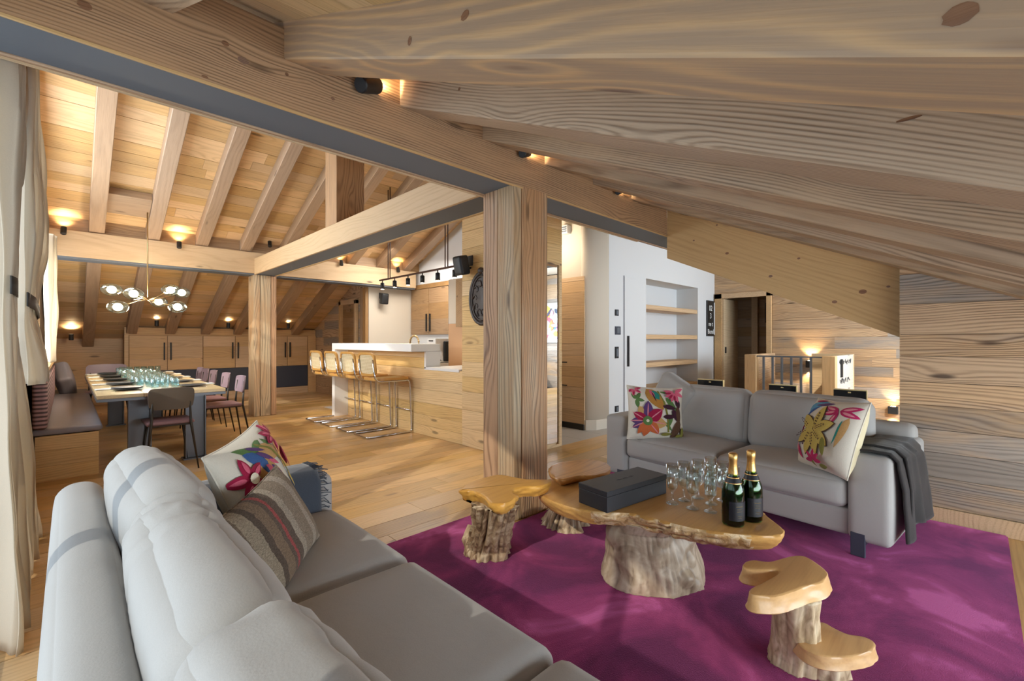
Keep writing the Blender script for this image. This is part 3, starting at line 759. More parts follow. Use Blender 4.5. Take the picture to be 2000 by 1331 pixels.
for (a, b_) in ((.85, 2.03), (2.035, 3.21), (3.215, 4.15)):
    K(box('heater_panel', a, b_, 11.295, 11.325, .17, .655, M['slate'], label='dark slate blue panel'))

# ---------------------------------------------------------------- left gable wall with windows
wlft = empty('wall_left', kind='structure')
def gz(y): return (zn(y) if y < YR else zf(y)) + .2
def gable_piece(y0, y1, z0, z1=None, m=None, x=-.27, th=.06, name='wall_panel'):
    n = 10; V = []; F = []
    for i in range(n + 1):
        y = y0 + (y1 - y0) * i / n; t = gz(y) if z1 is None else z1
        V += [(x, y, z0), (x, y, max(t, z0 + .01))]
    for i in range(n): F.append((2 * i, 2 * i + 1, 2 * i + 3, 2 * i + 2))
    o = obj(name, pd(V, F), m or M['wall'], wlft); s_ = o.modifiers.new('s', 'SOLIDIFY'); s_.thickness = th; s_.offset = 1; return o
gable_piece(-1.8, -1.1, 0); gable_piece(9.3, 12, 0)
gable_piece(4.15, 4.5, 0, 2.35); gable_piece(4.5, 9.3, 0, 1.0)
gable_piece(-1.8, 3.6, 2.35); gable_piece(7.4, 12, 2.35)
box('lintel', -.30, -.24, 3.5, 7.5, 2.32, 2.42, M['darkcab'], wlft)
def window(nm, y0, y1, z0, z1, nmull):
    w = empty(nm, (-.3, (y0 + y1) / 2, z0), kind='structure')
    for i in range(nmull + 1):
        y = y0 + (y1 - y0) * i / nmull
        child(box('window_frame', -.34, -.27, y - .035, y + .035, z0, z1, M['darkcab']), w)
    for z in (z0 + .03, z1 - .03): child(box('window_frame', -.34, -.27, y0, y1, z - .03, z + .03, M['darkcab']), w)
    for i in range(nmull):
        a = y0 + (y1 - y0) * i / nmull + .035; b_ = y0 + (y1 - y0) * (i + 1) / nmull - .035
        child(obj('pane', pd([(-.305, a, z0 + .06), (-.305, b_, z0 + .06), (-.305, b_, z1 - .06), (-.305, a, z1 - .06)], [(0, 1, 2, 3)]), M['pane']), w)
window('window_1', -1.1, 4.15, 0, 2.35, 4)
window('window_2', 4.5, 9.3, 1.0, 2.32, 4)
window('window_3', 3.6, 7.4, 2.4, 3.0, 3)
gt = empty('trim_2', kind='structure')
# rake boards following the far slope against the gable
for (w_, x_, mm, dz) in ((.05, -.205, M['tie'], .06), (.05, -.235, M['cab'], -.02)):
    n = Vector((0, math.sin(SL), math.cos(SL)))
    beam('rake_board', (x_, YR, zf(YR) + dz + .05), (x_, 11.8, zf(11.8) + dz + .05), .028, .17, mm, gt, up=n)
box('window_sill', -.26, -.12, 4.45, 9.35, .96, 1.0, M['cab'], gt)
# low eaves wall behind the camera; unseen window band added to let in fill light
wnr = empty('wall_near', kind='structure')
box('plaster', -.6, 4.4, -1.82, -1.74, 0, .3, M['cream'], wnr)
w4 = empty('added_window_4', (2, -1.78, .3), kind='structure')
for i in range(6):
    x = -.3 + i * .92
    child(box('window_frame', x - .03, x + .03, -1.82, -1.75, .3, 1.05, M['darkcab']), w4)
    if i < 5: child(obj('pane', pd([(x + .03, -1.79, .3), (x + .89, -1.79, .3), (x + .89, -1.79, 1.05), (x + .03, -1.79, 1.05)], [(0, 1, 2, 3)]), M['pane']), w4)

# ---------------------------------------------------------------- curtains
def curtain(yl, yr, x, zt, zb, tie=None, amp=.05, folds=9, lab='', seed=0, name='curtain', spread=None, nz_=60, depth=1.0, x1=None):
    """yl(z), yr(z): near and far edge as functions of height; folds are a pleat wave in x"""
    ns = folds * 12; V = []; F = []
    for i in range(nz_ + 1):
        z = zt + (zb - zt) * i / nz_
        a, b_ = yl(z), yr(z); w = b_ - a; full = max(.25, min(1.4, w / 1.1))
        for j in range(ns + 1):
            s_ = j / ns; ph = s_ * folds * 2 * PI + .5 * math.sin(z * 1.7 + seed + s_ * 5)
            A = amp * (.65 + .5 * nz((s_ * 6, z * .8, seed))) * (x1(z) if x1 else 1)
            y = a + w * (s_ + .012 * math.sin(ph * 2)) ; xx = x + A * (math.sin(ph) + .3 * math.sin(2.3 * ph + z * 2)) + .02 * nz((s_ * 9, z * 2.2, seed + 3))
            V.append((xx, y, z))
    for i in range(nz_):
        for j in range(ns):
            k = i * (ns + 1) + j; F.append((k, k + 1, k + ns + 2, k + ns + 1))
    e = empty(name, (x, (yl(zb) + yr(zb)) / 2, zb), label=lab, cat='curtain', group='linen curtains on the left')
    o = obj('cloth', pd(V, F), M['curtain'], smooth=True); child(o, e)
    s_ = o.modifiers.new('s', 'SOLIDIFY'); s_.thickness = .004
    return e
def lerpk(keys):
    def f(z):
        ks = sorted(keys)
        if z <= ks[0][0]: return ks[0][1]
        for (a, va), (b_, vb) in zip(ks, ks[1:]):
            if z <= b_: t = (z - a) / (b_ - a); t = t * t * (3 - 2 * t); return va + (vb - va) * t
        return ks[-1][1]
    return f
# nearest, floor-length
cA = curtain(lerpk([(0, 2.62), (2.5, 2.62)]), lerpk([(0, 4.28), (.35, 4.1), (.8, 3.65), (1.45, 2.86), (1.7, 2.9), (2.3, 3.1), (2.6, 3.15)]), -.18, 2.6, .01,
       amp=.055, folds=8, lab='floor-length beige linen curtain gathered in a black band, nearest the left edge', seed=1, x1=lerpk([(0, 1.5), (.5, 1.1), (1.45, .55), (2.2, 1)]))
bm = bmesh.new(); vs = []
for z in (1.43, 1.50):
    vs.append([bm.verts.new(p + (z,)) for p in ((-.15, 2.6), (-.14, 2.7), (-.145, 2.82), (-.17, 2.88), (-.22, 2.88))])
for i in range(4): bm.faces.new((vs[0][i], vs[0][i + 1], vs[1][i + 1], vs[1][i]))
o = obj('tie_band', bm, M['band'], label='black tie band', smooth=True); s_ = o.modifiers.new('s', 'SOLIDIFY'); s_.thickness = .006; child(o, cA)
cB = curtain(lerpk([(1.0, 3.7), (1.42, 3.4), (2.0, 3.4), (3.2, 3.4)]), lerpk([(1.0, 5.35), (1.15, 5.35), (1.3, 4.9), (1.42, 4.25), (1.55, 4.5), (1.9, 5.0), (2.3, 4.9), (3.2, 4.35)]), -.16, 3.1, 1.0,
       amp=.05, folds=8, lab='shorter beige linen curtain ending above the bench, flaring below its black band', seed=4, x1=lerpk([(1.0, 1.6), (1.42, .5), (2.0, 1.2), (3, .8)]))
bm = bmesh.new(); vs = []
for z, dz in ((1.38, 0), (1.45, 0)):
    vs.append([bm.verts.new((p[0], p[1], z + .05 * (4.3 - p[1]) + 0)) for p in ((-.14, 3.38), (-.12, 3.6), (-.12, 4.1), (-.14, 4.28), (-.2, 4.3))])
for i in range(4): bm.faces.new((vs[0][i], vs[0][i + 1], vs[1][i + 1], vs[1][i]))
o = obj('tie_band', bm, M['band'], label='black tie band', smooth=True); s_ = o.modifiers.new('s', 'SOLIDIFY'); s_.thickness = .006; child(o, cB)
cC = curtain(lerpk([(1.0, 6.6), (1.3, 6.7), (2.2, 6.9), (2.5, 7)]), lerpk([(1.0, 7.9), (1.2, 8.5), (1.6, 8.8), (2.0, 8.0), (2.4, 7.3)]), -.13, 2.4, 1.02,
       amp=.05, folds=6, lab='farthest beige curtain, hanging above the striped bench back', seed=8, x1=lerpk([(1.0, .8), (1.6, 1), (2.3, 1)]))
tube('curtain_rail', [(-.2, 2.6, 2.64), (-.2, 3.55, 2.72), (-.2, 4.9, 3.12)], .014, M['black'], label='black curtain rail at the top of the left window', cat='rail')

# ---------------------------------------------------------------- bench
be = empty('built_in_bench', (0, 7.9, 0), label='wooden box bench with grey leather seat pad along the left wall beside the dining table', cat='bench')
z = 0
for h in (.13, .14, .13):
    child(beam('bench_board', (-.2, 5.79, z + h / 2), (.215, 5.79, z + h / 2), .025, h - .002, M['bar']), be)
    child(beam('bench_board', (.205, 5.805, z + h / 2), (.205, 10.2, z + h / 2), .025, h - .002, M['bar']), be)
    z += h
child(box('bench_core', -.2, .19, 5.81, 10.2, 0, .395, M['dark']), be)
o = obj('seat_pad', cushion_mesh(.47, 4.45, .062, .028, (0, 0, .008)), M['benchpad'], smooth=True, loc=(.01, 8.0, .432)); child(o, be)
# striped back
m, n, l, b = nodes('striped_leather'); tc = n.new('ShaderNodeTexCoord'); wv = n.new('ShaderNodeTexWave'); wv.bands_direction = 'Z'; wv.inputs['Scale'].default_value = 9
l.new(tc.outputs['Object'], wv.inputs['Vector']); cr = n.new('ShaderNodeValToRGB'); cr.color_ramp.elements[0].color = lin('4a3534'); cr.color_ramp.elements[1].color = lin('a3807f'); cr.color_ramp.elements[0].position = .35; cr.color_ramp.elements[1].position = .55
l.new(wv.outputs['Fac'], cr.inputs['Fac']); l.new(cr.outputs['Color'], b.inputs['Base Color']); b.inputs['Roughness'].default_value = .6; M['striped'] = m
o = obj('bench_backrest', cushion_mesh(.09, 3.6, .44, .03, (.01, 0, 0)), M['striped'], smooth=True, loc=(-.165, 7.4, .70)); child(o, be); tag(o, label='plum striped back cushion')
bk = obj('bench_cushion', cushion_mesh(.16, .42, .42, .05, (.03, 0, 0)), M['benchpad'], smooth=True, loc=(-.02, 9.45, .66), label='grey scatter cushion standing on its corner at the far end of the bench', cat='cushion'); bk.rotation_euler = (R(38), R(-12), 0)

# ---------------------------------------------------------------- bar and kitchen
br = empty('bar_counter', (3.5, 6.2, 0), label='plank-fronted breakfast bar with thick white top and white end leg', cat='bar')
z = 0; random.seed(31)
def bchild(o): return child(o, br)
zs = [0]
while zs[-1] < 1.09: zs.append(min(1.095, zs[-1] + rng(.13, .2)))
for z0, z1 in zip(zs, zs[1:]):
    y = 4.31
    tops = 7.42
    y1 = tops
    if z1 > .90: y = 5.09
    bchild(beam('front_board', (3.392 + rng(0, .004), y, (z0 + z1) / 2), (3.392, tops, (z0 + z1) / 2), .024, z1 - z0 - .003, M['bar']))
bchild(box('bar_core', 3.41, 3.56, 5.12, 7.44, 0, 1.1, M['cream']))
bchild(box('bar_core', 3.41, 3.95, 4.37, 5.12, 0, .86, M['cream']))
bchild(box('bar_top', 3.15, 3.60, 5.07, 7.5, 1.105, 1.205, M['counter'], bev=.003, label='thick white worktop'))
bchild(box('end_leg', 3.15, 3.60, 7.40, 7.5, 0, 1.104, M['counter'], bev=.003, label='white end leg'))
bchild(box('step_panel', 3.37, 3.60, 5.065, 5.105, .88, 1.104, M['counter'], bev=.002))
bchild(box('low_worktop', 3.37, 4.0, 4.365, 5.104, .865, .90, M['counter'], bev=.002))
# kitchen cabinet
kc = empty('kitchen_cupboard', (5.0, 7.4, 1.3), label='brown board-fronted wall cupboard with two black handles over the dark splashback', cat='cupboard')
def k2(o): return child(o, kc)
k2(box('carcass', 5.35, 5.40, 7.22, 8.57, 1.37, 2.33, M['darkcab']))
k2(box('cornice', 5.31, 5.40, 6.6, 8.58, 2.33, 2.42, M['darkcab']))
for j, (a, b_) in enumerate(((7.23, 7.89), (7.90, 8.56))):
    zz = 1.375
    for h in (.31, .33, .31):
        k2(beam('door_board', (5.335, a, zz + h / 2), (5.335, b_, zz + h / 2), .025, h - .002, M['darkcab'])); zz += h
    hy = b_ - .06 if j == 0 else a + .06
    k2(box('handle', 5.29, 5.315, hy - .012, hy + .012, 1.44, 1.80, M['black']))
tall = empty('tall_kitchen_unit', (4.15, 5.3, .9), label='blush coloured tall kitchen side panel beside the wall cupboard', cat='cupboard')
child(box('panel', 4.13, 4.2, 5.06, 5.6, .0, 1.50, M['pink']), tall); child(box('upper_panel', 4.13, 4.2, 5.06, 5.6, 1.502, 2.17, M['cream']), tall)
child(box('side_door', 4.10, 4.13, 5.06, 5.38, 1.45, 2.15, M['darkcab']), tall)
sp = box('splashback', 5.37, 5.40, 7.0, 8.57, .9, 1.36, M['gloss'], label='dark stone splashback below the kitchen wall cupboard', cat='splashback')
bc = empty('back_counter', (4.8, 7, 0), label='kitchen back counter with dark grey worktop', cat='counter')
child(box('worktop', 4.8, 5.36, 5.7, 8.5, .87, .90, M['slate']), bc); child(box('base_units', 4.83, 5.36, 5.7, 8.5, 0, .869, M['darkcab']), bc)
# coffee machine
cm = empty('coffee_machine', (4.35, 6.1, .0), label='white coffee machine with black front standing behind the bar', cat='coffee machine')
def mp(pts, y0, y1, name, m_, par, bev=.008):
    bm = bmesh.new(); A = [bm.verts.new((x, y0, z)) for x, z in pts]; B = [bm.verts.new((x, y1, z)) for x, z in pts]
    bm.faces.new(A); bm.faces.new(B[::-1])
    for i in range(len(pts)): j = (i + 1) % len(pts); bm.faces.new((A[i], B[i], B[j], A[j]))
    bmesh.ops.recalc_face_normals(bm, faces=bm.faces)
    if bev: bmesh.ops.bevel(bm, geom=bm.edges[:], offset=bev, segments=2, affect='EDGES')
    return child(obj(name, bm, m_), par)
mc = Matrix.Identity(4)
KM = M['counter']
mp([(4.55, .9), (4.55, 1.28), (4.16, 1.28), (4.16, 1.20), (4.28, 1.06), (4.30, .93), (4.17, .93), (4.17, .9)], 5.98, 6.22, 'machine_body', KM, cm)
child(box('black_tank', 4.3, 4.56, 5.93, 5.975, .92, 1.24, M['black'], bev=.01), cm); child(box('drip_grille', 4.165, 4.28, 6.0, 6.2, .93, .94, M['black']), cm)
child(box('control_slot', 4.15, 4.162, 6.05, 6.16, 1.235, 1.255, M['black']), cm)
child(box('machine_stand', 4.13, 4.6, 5.9, 6.3, 0, .895, M['counter']), cm)
# faucet
fa = empty('kitchen_tap', (3.62, 5.55, .9), label='pale brass arched tap rising behind the white bar top', cat='tap')
pts = [(3.72, 6.02, .9), (3.72, 6.02, 1.22)] + [(3.72, 6.02 - .12 + .12 * math.cos(a), 1.22 + .10 * math.sin(a)) for a in [PI * k / 10 for k in range(1, 11)]] + [(3.72, 5.78, 1.12)]
child(tube('spout', pts, .011, M['brass'], n=8), fa)
bm = bmesh.new()
for k in range(11):
    a = PI * k / 11 + .1; bmesh.ops.create_uvsphere(bm, u_segments=6, v_segments=4, radius=.016, matrix=Matrix.Translation((3.72, 5.90 + .12 * math.cos(a), 1.22 + .10 * math.sin(a))))
child(obj('spring_rings', bm, M['brass'], smooth=True), fa)
# sink behind lower counter
ho = empty('hob', (3.75, 4.6, .9), label='dark hob set in the low white worktop beside the plank wall', cat='hob'); child(box('hob_plate', 3.95, 4.45, 4.45, 5.0, .90, .93, M['slate']), ho)
child(box('hob_rail', 3.97, 4.0, 4.45, 5.0, .93, .96, M['chrome']), ho)

# ---------------------------------------------------------------- cane bar stools (cantilever)
def cane_mat():
    m, n, l, b = nodes('cane_web'); tc = n.new('ShaderNodeTexCoord')
    sp_ = n.new('ShaderNodeSeparateXYZ'); l.new(tc.outputs['Object'], sp_.inputs[0])
    def wv(i):
        q = n.new('ShaderNodeMath'); q.operation = 'MULTIPLY'; q.inputs[1].default_value = 330; l.new(sp_.outputs[i], q.inputs[0])
        s_ = n.new('ShaderNodeMath'); s_.operation = 'SINE'; l.new(q.outputs[0], s_.inputs[0]); return s_.outputs[0]
    a = n.new('ShaderNodeMath'); a.operation = 'MAXIMUM'; l.new(wv(1), a.inputs[0]); l.new(wv(2), a.inputs[1])
    cr = n.new('ShaderNodeValToRGB'); cr.color_ramp.elements[0].color = lin('a88c5e'); cr.color_ramp.elements[1].color = lin('e0d0ac'); cr.color_ramp.elements[0].position = .3; cr.color_ramp.elements[1].position = .55
    l.new(a.outputs[0], cr.inputs['Fac']); l.new(cr.outputs['Color'], b.inputs['Base Color']); b.inputs['Roughness'].default_value = .6; return m
M['caneweb'] = cane_mat()
def bar_stool(loc, lab):
    e = empty('bar_stool', loc, label=lab, cat='bar stool', group='cane bar stools at the bar')
    def c(o): o.parent = e; return o
    w = .20   # half width; seat faces +X
    zs_, zb_ = .725, .012
    for nm, s_ in (('frame_tube', -1), ('frame_tube', 1)):
        y = s_ * w
        pts = rpath([(-.30, y * .98, 1.0), (-.27, y, zs_ + .03), (-.22, y, zs_ - .012), (.24, y, zs_ - .012), (.27, y, zb_ + .02), (.25, y, zb_), (-.36, y, zb_)], .05, 4)
        c(tube(nm, pts, .0125, M['chrome']))
    c(tube('base_bar', rpath([(-.34, -w, zb_), (-.37, -w * .9, zb_), (-.37, w * .9, zb_), (-.34, w, zb_)], .04), .0125, M['chrome']))
    c(tube('foot_rest', [(.26, -w, .30), (.26, w, .30)], .008, M['chrome']))
    # seat: bentwood ring and cane
    def ring(cx, cz, hx, hy, tilt, nm, t=.034):
        N = 28; P = []
        for k in range(N):
            a = 2 * PI * k / N; ca, sa = math.cos(a), math.sin(a)
            P.append((math.copysign(abs(ca) ** .38, ca) * hx, math.copysign(abs(sa) ** .38, sa) * hy))
        bm = bmesh.new(); L = []
        for (u, v) in P:
            row = []
            for (f, dz) in ((1, -t / 2), (1, t / 2), (.82, t / 2), (.82, -t / 2)):
                uu, vv = u * (f if f == 1 else (hx - .03) / hx), v * (f if f == 1 else (hy - .03) / hy)
                bow = .02 * (1 - (vv / hy) ** 2)
                if tilt: p = Vector((cx + dz - bow + (uu) * -.10, vv, cz + uu))
                else: p = Vector((cx + uu, vv, cz + dz))
                row.append(bm.verts.new(p))
            L.append(row)
        for i in range(N):
            A, B = L[i], L[(i + 1) % N]
            for j in range(4): bm.faces.new((A[j], B[j], B[(j + 1) % 4], A[(j + 1) % 4]))
        bmesh.ops.recalc_face_normals(bm, faces=bm.faces)
        o = c(obj(nm + '_frame', bm, M['benty'])); autosmooth(o)
        bm = bmesh.new(); cen = None; vs = []
        for (u, v) in P:
            uu, vv = u * (hx - .028) / hx, v * (hy - .028) / hy
            if tilt: q = (cx - .02 * (1 - (vv / hy) ** 2) - uu * .1, vv, cz + uu)
            else: q = (cx + uu, vv, cz + .005)
            vs.append(bm.verts.new(q))
        cc = bm.verts.new((cx - (.02 if tilt else 0), 0, cz + (0 if tilt else .002)))
        for i in range(N): bm.faces.new((vs[i], vs[(i + 1) % N], cc))
        c(obj(nm + '_cane', bm, M['caneweb']))
    ring(0, zs_ + .018, .25, .225, False, 'seat')
    ring(-.275, .94, .155, .225, True, 'backrest', .022)
    return e
yl = [5.60, 6.14, 6.68, 7.22]
for i, y in enumerate(yl):
    bar_stool((3.095 - .01 * i, y, 0), ['cane and chrome bar stool nearest the camera, at the near end of the bar', 'second cane bar stool from the near end of the bar', 'third cane bar stool from the near end of the bar', 'farthest cane bar stool, beside the white end leg of the bar'][i])

# ---------------------------------------------------------------- dining table, chairs, tableware
TX0, TX1, TY0, TY1, TZ = .19, 1.19, 5.50, 9.25, .755
tbl = empty('dining_table', (.69, 7.4, 0), label='long dining table with pale wood top and wide steel girder legs', cat='table')
for k in range(3):
    a = TX0 + k * (TX1 - TX0) / 3
    child(beam('top_plank', (a + (TX1 - TX0) / 6, TY0, TZ - .018), (a + (TX1 - TX0) / 6, TY1, TZ - .018), (TX1 - TX0) / 3 - .003, .034, M['tabletop'], bev=.003), tbl)
child(box('edge_band', TX0, TX1, TY0 + .004, TY1 - .004, TZ - .062, TZ - .036, M['tablemetal']), tbl)
def girder(x, y):
    bm = bmesh.new()
    bbox(bm, -.09, .09, -.012, .012, 0, .69); 
    bbox(bm, -.09, -.08, -.055, .055, 0, .69); bbox(bm, .08, .09, -.055, .055, 0, .69)
    bbox(bm, -.11, .11, -.075, .075, 0, .012)
    o = obj('leg', bm, M['tablemetal']); o.location = (x, y, 0); child(o, tbl)
for x, y in ((.52, 5.85), (.98, 5.85), (.52, 8.9), (.98, 8.9)): girder(x, y)
def dining_chair(loc, rz, lab, seatm, backm, grp, wide=1.0, tall=0.0):
    e = empty('dining_chair', loc, rz, label=lab, cat='chair', group=grp)
    def c(o): o.parent = e; return o
    w = .195 * wide
    # local: faces +Y, back at -Y
    o = c(obj('seat', cushion_mesh(.42 * wide, .40, .03, .012, (0, 0, .012)), M[seatm], smooth=True, loc=(0, 0, .455)))
    n = 12; m_ = 8; bm = bmesh.new(); G = []
    for sd in (0, 1):
        g = []
        for j in range(m_ + 1):
            row = []
            for i in range(n + 1):
                u = -1 + 2 * i / n; v = -1 + 2 * j / m_
                # superellipse map
                k = 1 - .10 * abs(u * v) ** 5
                x = u * .20 * wide * k * (1 - .06 * (v < 0) * -v); z = v * .105 * k * (1 + tall)
                y = -.205 - .035 * (1 - u * u) - (z + .1) * .12 - .014 * sd
                row.append(bm.verts.new((x, y, .695 + tall * .1 + z)))
            g.append(row)
        G.append(g)
    for sd in (0, 1):
        for j in range(m_):
            for i in range(n): bm.faces.new((G[sd][j][i], G[sd][j][i + 1], G[sd][j + 1][i + 1], G[sd][j + 1][i]))
    B = [(0, i) for i in range(n)] + [(j, n) for j in range(m_)] + [(m_, i) for i in range(n, 0, -1)] + [(j, 0) for j in range(m_, 0, -1)]
    for a, b2 in zip(B, B[1:] + B[:1]): bm.faces.new((G[0][a[0]][a[1]], G[0][b2[0]][b2[1]], G[1][b2[0]][b2[1]], G[1][a[0]][a[1]]))
    bmesh.ops.recalc_face_normals(bm, faces=bm.faces)
    for f in bm.faces:
        f.material_index = 0
        if f.calc_center_median().y < -.212 and f.normal.y < -.5: f.material_index = 1
    o = c(obj('backrest', bm, [M[backm], M['taupe']])); autosmooth(o, 50)
    for s_ in (-1, 1):
        c(tube('leg', [(s_ * w * .8, -.235, .74), (s_ * w * .88, -.215, .45), (s_ * (w + .03), -.29, 0)], [.008, .013, .007], M['chairmetal'], n=6))
        c(tube('leg', [(s_ * w * .8, .17, .44), (s_ * (w + .015), .21, 0)], [.013, .007], M['chairmetal'], n=6))
    c(tube('seat_frame', rpath([(-w * .85, .17, .432), (w * .85, .17, .432), (w * .9, -.2, .432), (-w * .9, -.2, .432), (-w * .85, .17, .432)], .02), .008, M['chairmetal'], n=6))
    return e
dining_chair((.72, 5.63, 0), 0, 'taupe-backed dining chair with plum seat at the near end of the table, seen from behind', 'plum', 'plum', 'dining chairs', .9)
oy = ['nearest', 'second', 'third', 'fourth', 'farthest']
for i, y in enumerate((6.60, 7.36, 8.12, 8.66, 9.10)):
    dining_chair((1.36, y, 0), PI / 2, 'mauve leather dining chair on the right side of the table, %s from the camera' % oy[i], 'chairmetal' if False else 'plum', 'mauve', 'dining chairs')
dining_chair((.46, 9.5, 0), PI, 'broad dark plum chair at the far head of the dining table', 'mauve', 'mauve', 'dining chairs', 1.25, .35)
# tableware
random.seed(11)
proto = {}
def ware(kind, loc, rz=0):
    first = kind not in proto
    if first:
        if kind == 'tumbler':
            o = lathe('drinking_glass', [(0, .004), (.030, .002), (.036, .03), (.039, .095), (.037, .095), (.033, .03), (.028, .012), (0, .012)], M['tumbler'], n=14)
            tag(o, 'clear water glass in the crowd of glasses on the dining table', 'glass', 'water glasses on the dining table')
        if kind == 'plate':
            o = lathe('dinner_plate', [(0, .006), (.075, .004), (.125, .016), (.128, .02), (.08, .011), (0, .011)], M['plate'], n=24)
            tag(o, 'dark grey dinner plate laid on the dining table', 'plate', 'plates on the dining table')
        if kind == 'napkin':
            bm = bmesh.new(); bbox(bm, -.05, .05, -.09, .09, 0, .012, .004, 2); o = obj('folded_napkin', bm, M['napkin'])
            tag(o, 'white folded napkin at the edge of the dining table', 'napkin', 'napkins on the dining table')
        if kind == 'knife':
            bm = bmesh.new(); bbox(bm, -.1, .0, -.006, .006, 0, .008, .002); bbox(bm, 0, .11, -.009, .009, .001, .004, .001); o = obj('table_knife', bm, M['black'])
            tag(o, 'dark-handled knife beside a plate on the dining table', 'cutlery', 'cutlery on the dining table')
        if kind == 'fork':
            bm = bmesh.new(); bbox(bm, -.1, .04, -.005, .005, 0, .006, .002)
            for q in (-1, 0, 1): bbox(bm, .04, .10, q * .007 - .002, q * .007 + .002, .001, .005)
            bbox(bm, .035, .05, -.01, .01, .001, .005); o = obj('table_fork', bm, M['chrome'])
            tag(o, 'steel fork beside a plate on the dining table', 'cutlery', 'cutlery on the dining table')
        proto[kind] = o
    else:
        o = proto[kind].copy(); C.objects.link(o)
    o.location = loc; o.rotation_euler = (0, 0, rz); return o
for side, px in ((0, TX0 + .24), (1, TX1 - .22)):
    for i in range(5):
        y = 5.95 + .70 * i
        sd_ = 'bench side' if side == 0 else 'chair side'; od_ = ['nearest the camera', 'second from the near end', 'at the middle', 'fourth from the near end', 'nearest the far end'][i]
        q = ware('plate', (px, y, TZ)); q['label'] = 'dark grey dinner plate on the %s of the table, %s' % (sd_, od_)
        if side == 0: q = ware('plate', (px + .005, y, TZ + .012)); q['label'] = 'upper dark plate stacked on the %s of the table, %s' % (sd_, od_)
        s_ = -1 if side == 0 else 1
        q = ware('napkin', (px + s_ * .14, y + .16, TZ), PI / 2 + .1); q['label'] = 'white folded napkin on the %s of the table, %s' % (sd_, od_)
        rz_ = 0 if side == 0 else PI
        for kd, xx, yy, ds in (('knife', px, y + .17, 'inner knife'), ('fork', px, y - .17, 'steel fork'), ('knife', px + .02, y + .21, 'outer knife')):
            q = ware(kd, (xx, yy, TZ), rz_); q['label'] = '%s beside the dark plate on the %s, %s' % (ds, sd_, od_)
for i in range(14):
    for j in range(4):
        x = .55 + j * .095 + rng(-.012, .012); y = 5.98 + i * .215 + rng(-.03, .03)
        if i == 0 and j in (0,): continue
        ware('tumbler', (x, y, TZ))
# wine glasses? stacked rows at the far end read taller
for i in range(6):
    ware('tumbler', (.60 + .085 * i, 9.05, TZ))

# ---------------------------------------------------------------- chandelier
chn = empty('chandelier', (.776, 7.8, 1.80), label='brass branching chandelier with seven clear glass globes over the dining table', cat='chandelier')
def cc(o): return child(o, chn)
cc(tube('stem', [(.776, 7.8, 1.83), (.776, 7.8, 3.11)], .008, M['brass']))
cc(lathe('canopy', [(0, 0), (.065, 0), (.065, .012), (0, .012)], M['brass'], loc=(.776, 7.8, 3.105)))
cen = Vector((.776, 7.8, 1.80))
G = [(218, 566, 7.62), (261, 574, 7.5), (230, 600, 7.35), (333, 567, 7.75), (355, 572, 8.05), (310, 590, 8.1), (347, 600, 7.5)]
def yp(u, v, y):
    a = (u - 1000) / 890.; t = y / (.7152 - .6989 * a); return Vector(((.6989 + .7152 * a) * t, y, 1.25 + (665.5 - v) / 890 * t))
bmi = bmesh.new()
for i, (u, v, y) in enumerate(G):
    p = yp(u, v, y)
    k = cen + (p - cen) * .35; k.z = cen.z + (-.03 if p.z < cen.z else .03)
    q = p + (cen - p).normalized() * .06
    cc(tube('arm', [cen, k, q], .006, M['brass'], n=6))
    bm = bmesh.new(); bmesh.ops.create_uvsphere(bm, u_segments=20, v_segments=12, radius=.098)
    for vv in bm.verts: vv.co.z *= .80; vv.co.x *= 1.1
    g = cc(obj('globe', bm, M['pane2'] if 'pane2' in M else M['tumbler'], smooth=True)); g.location = p
    bm = bmesh.new(); bmesh.ops.create_uvsphere(bm, u_segments=14, v_segments=8, radius=.05)
    b2 = obj('bulb', bm, M['bulb'], smooth=True); b2.location = p; cc(b2)
light('POINT', 'chandelier_light', (.776, 7.8, 1.60), 42, (1, .86, .68), radius=.15)

# ---------------------------------------------------------------- spots
def spot_lamp(loc, aim, lab, e=6, on=True, par=None, sz=1.0, cone=75):
    s_ = empty('spot_lamp', loc, label=lab, cat='lamp', group='small black spot lamps')
    a = Vector(aim).normalized(); L = Vector(loc)
    q = a.to_track_quat('Z', 'Y').to_matrix().to_4x4(); q.translation = L + a * .01 * sz
    bm = bmesh.new(); lathe_bm(bm, [(0, -.05 * sz), (.026 * sz, -.05 * sz), (.03 * sz, -.045 * sz), (.03 * sz, .05 * sz), (.024 * sz, .05 * sz), (.024 * sz, .035 * sz), (0, .035 * sz)], 14)
    bmesh.ops.recalc_face_normals(bm, faces=bm.faces); bm.transform(q); autosmooth(child(obj('lamp_can', bm, M['black']), s_))
    bm = bmesh.new(); bmesh.ops.create_circle(bm, cap_ends=True, radius=.022 * sz, segments=14); bm.transform(q @ Matrix.Translation((0, 0, .037 * sz)))
    child(obj('lamp_lens', bm, M['lamp'] if on else M['chrome']), s_)
    if on and e: light('SPOT', 'spot_light', L + a * .075 * sz, e, (1, .74, .42), aim=aim, spot=cone, radius=.02)
    return s_
for (u, v, n_) in ((124, 452, 'first, beside the curtains'), (350, 480, 'second from the curtains'), (527, 478, 'third, above the far post'), (667, 515, 'fourth, seen under the tie beam'), (778, 528, 'fifth, by the kitchen wall')):
    p = yp(u, v, 8.215); sl = spot_lamp(p, (.05, .42, 1), 'black purlin spot lamp shining up, ' + n_, e=6, cone=105)
    child(box('mount', p.x - .012, p.x + .012, 8.22, 8.27, p.z - .03, p.z + .02, M['black']), sl)
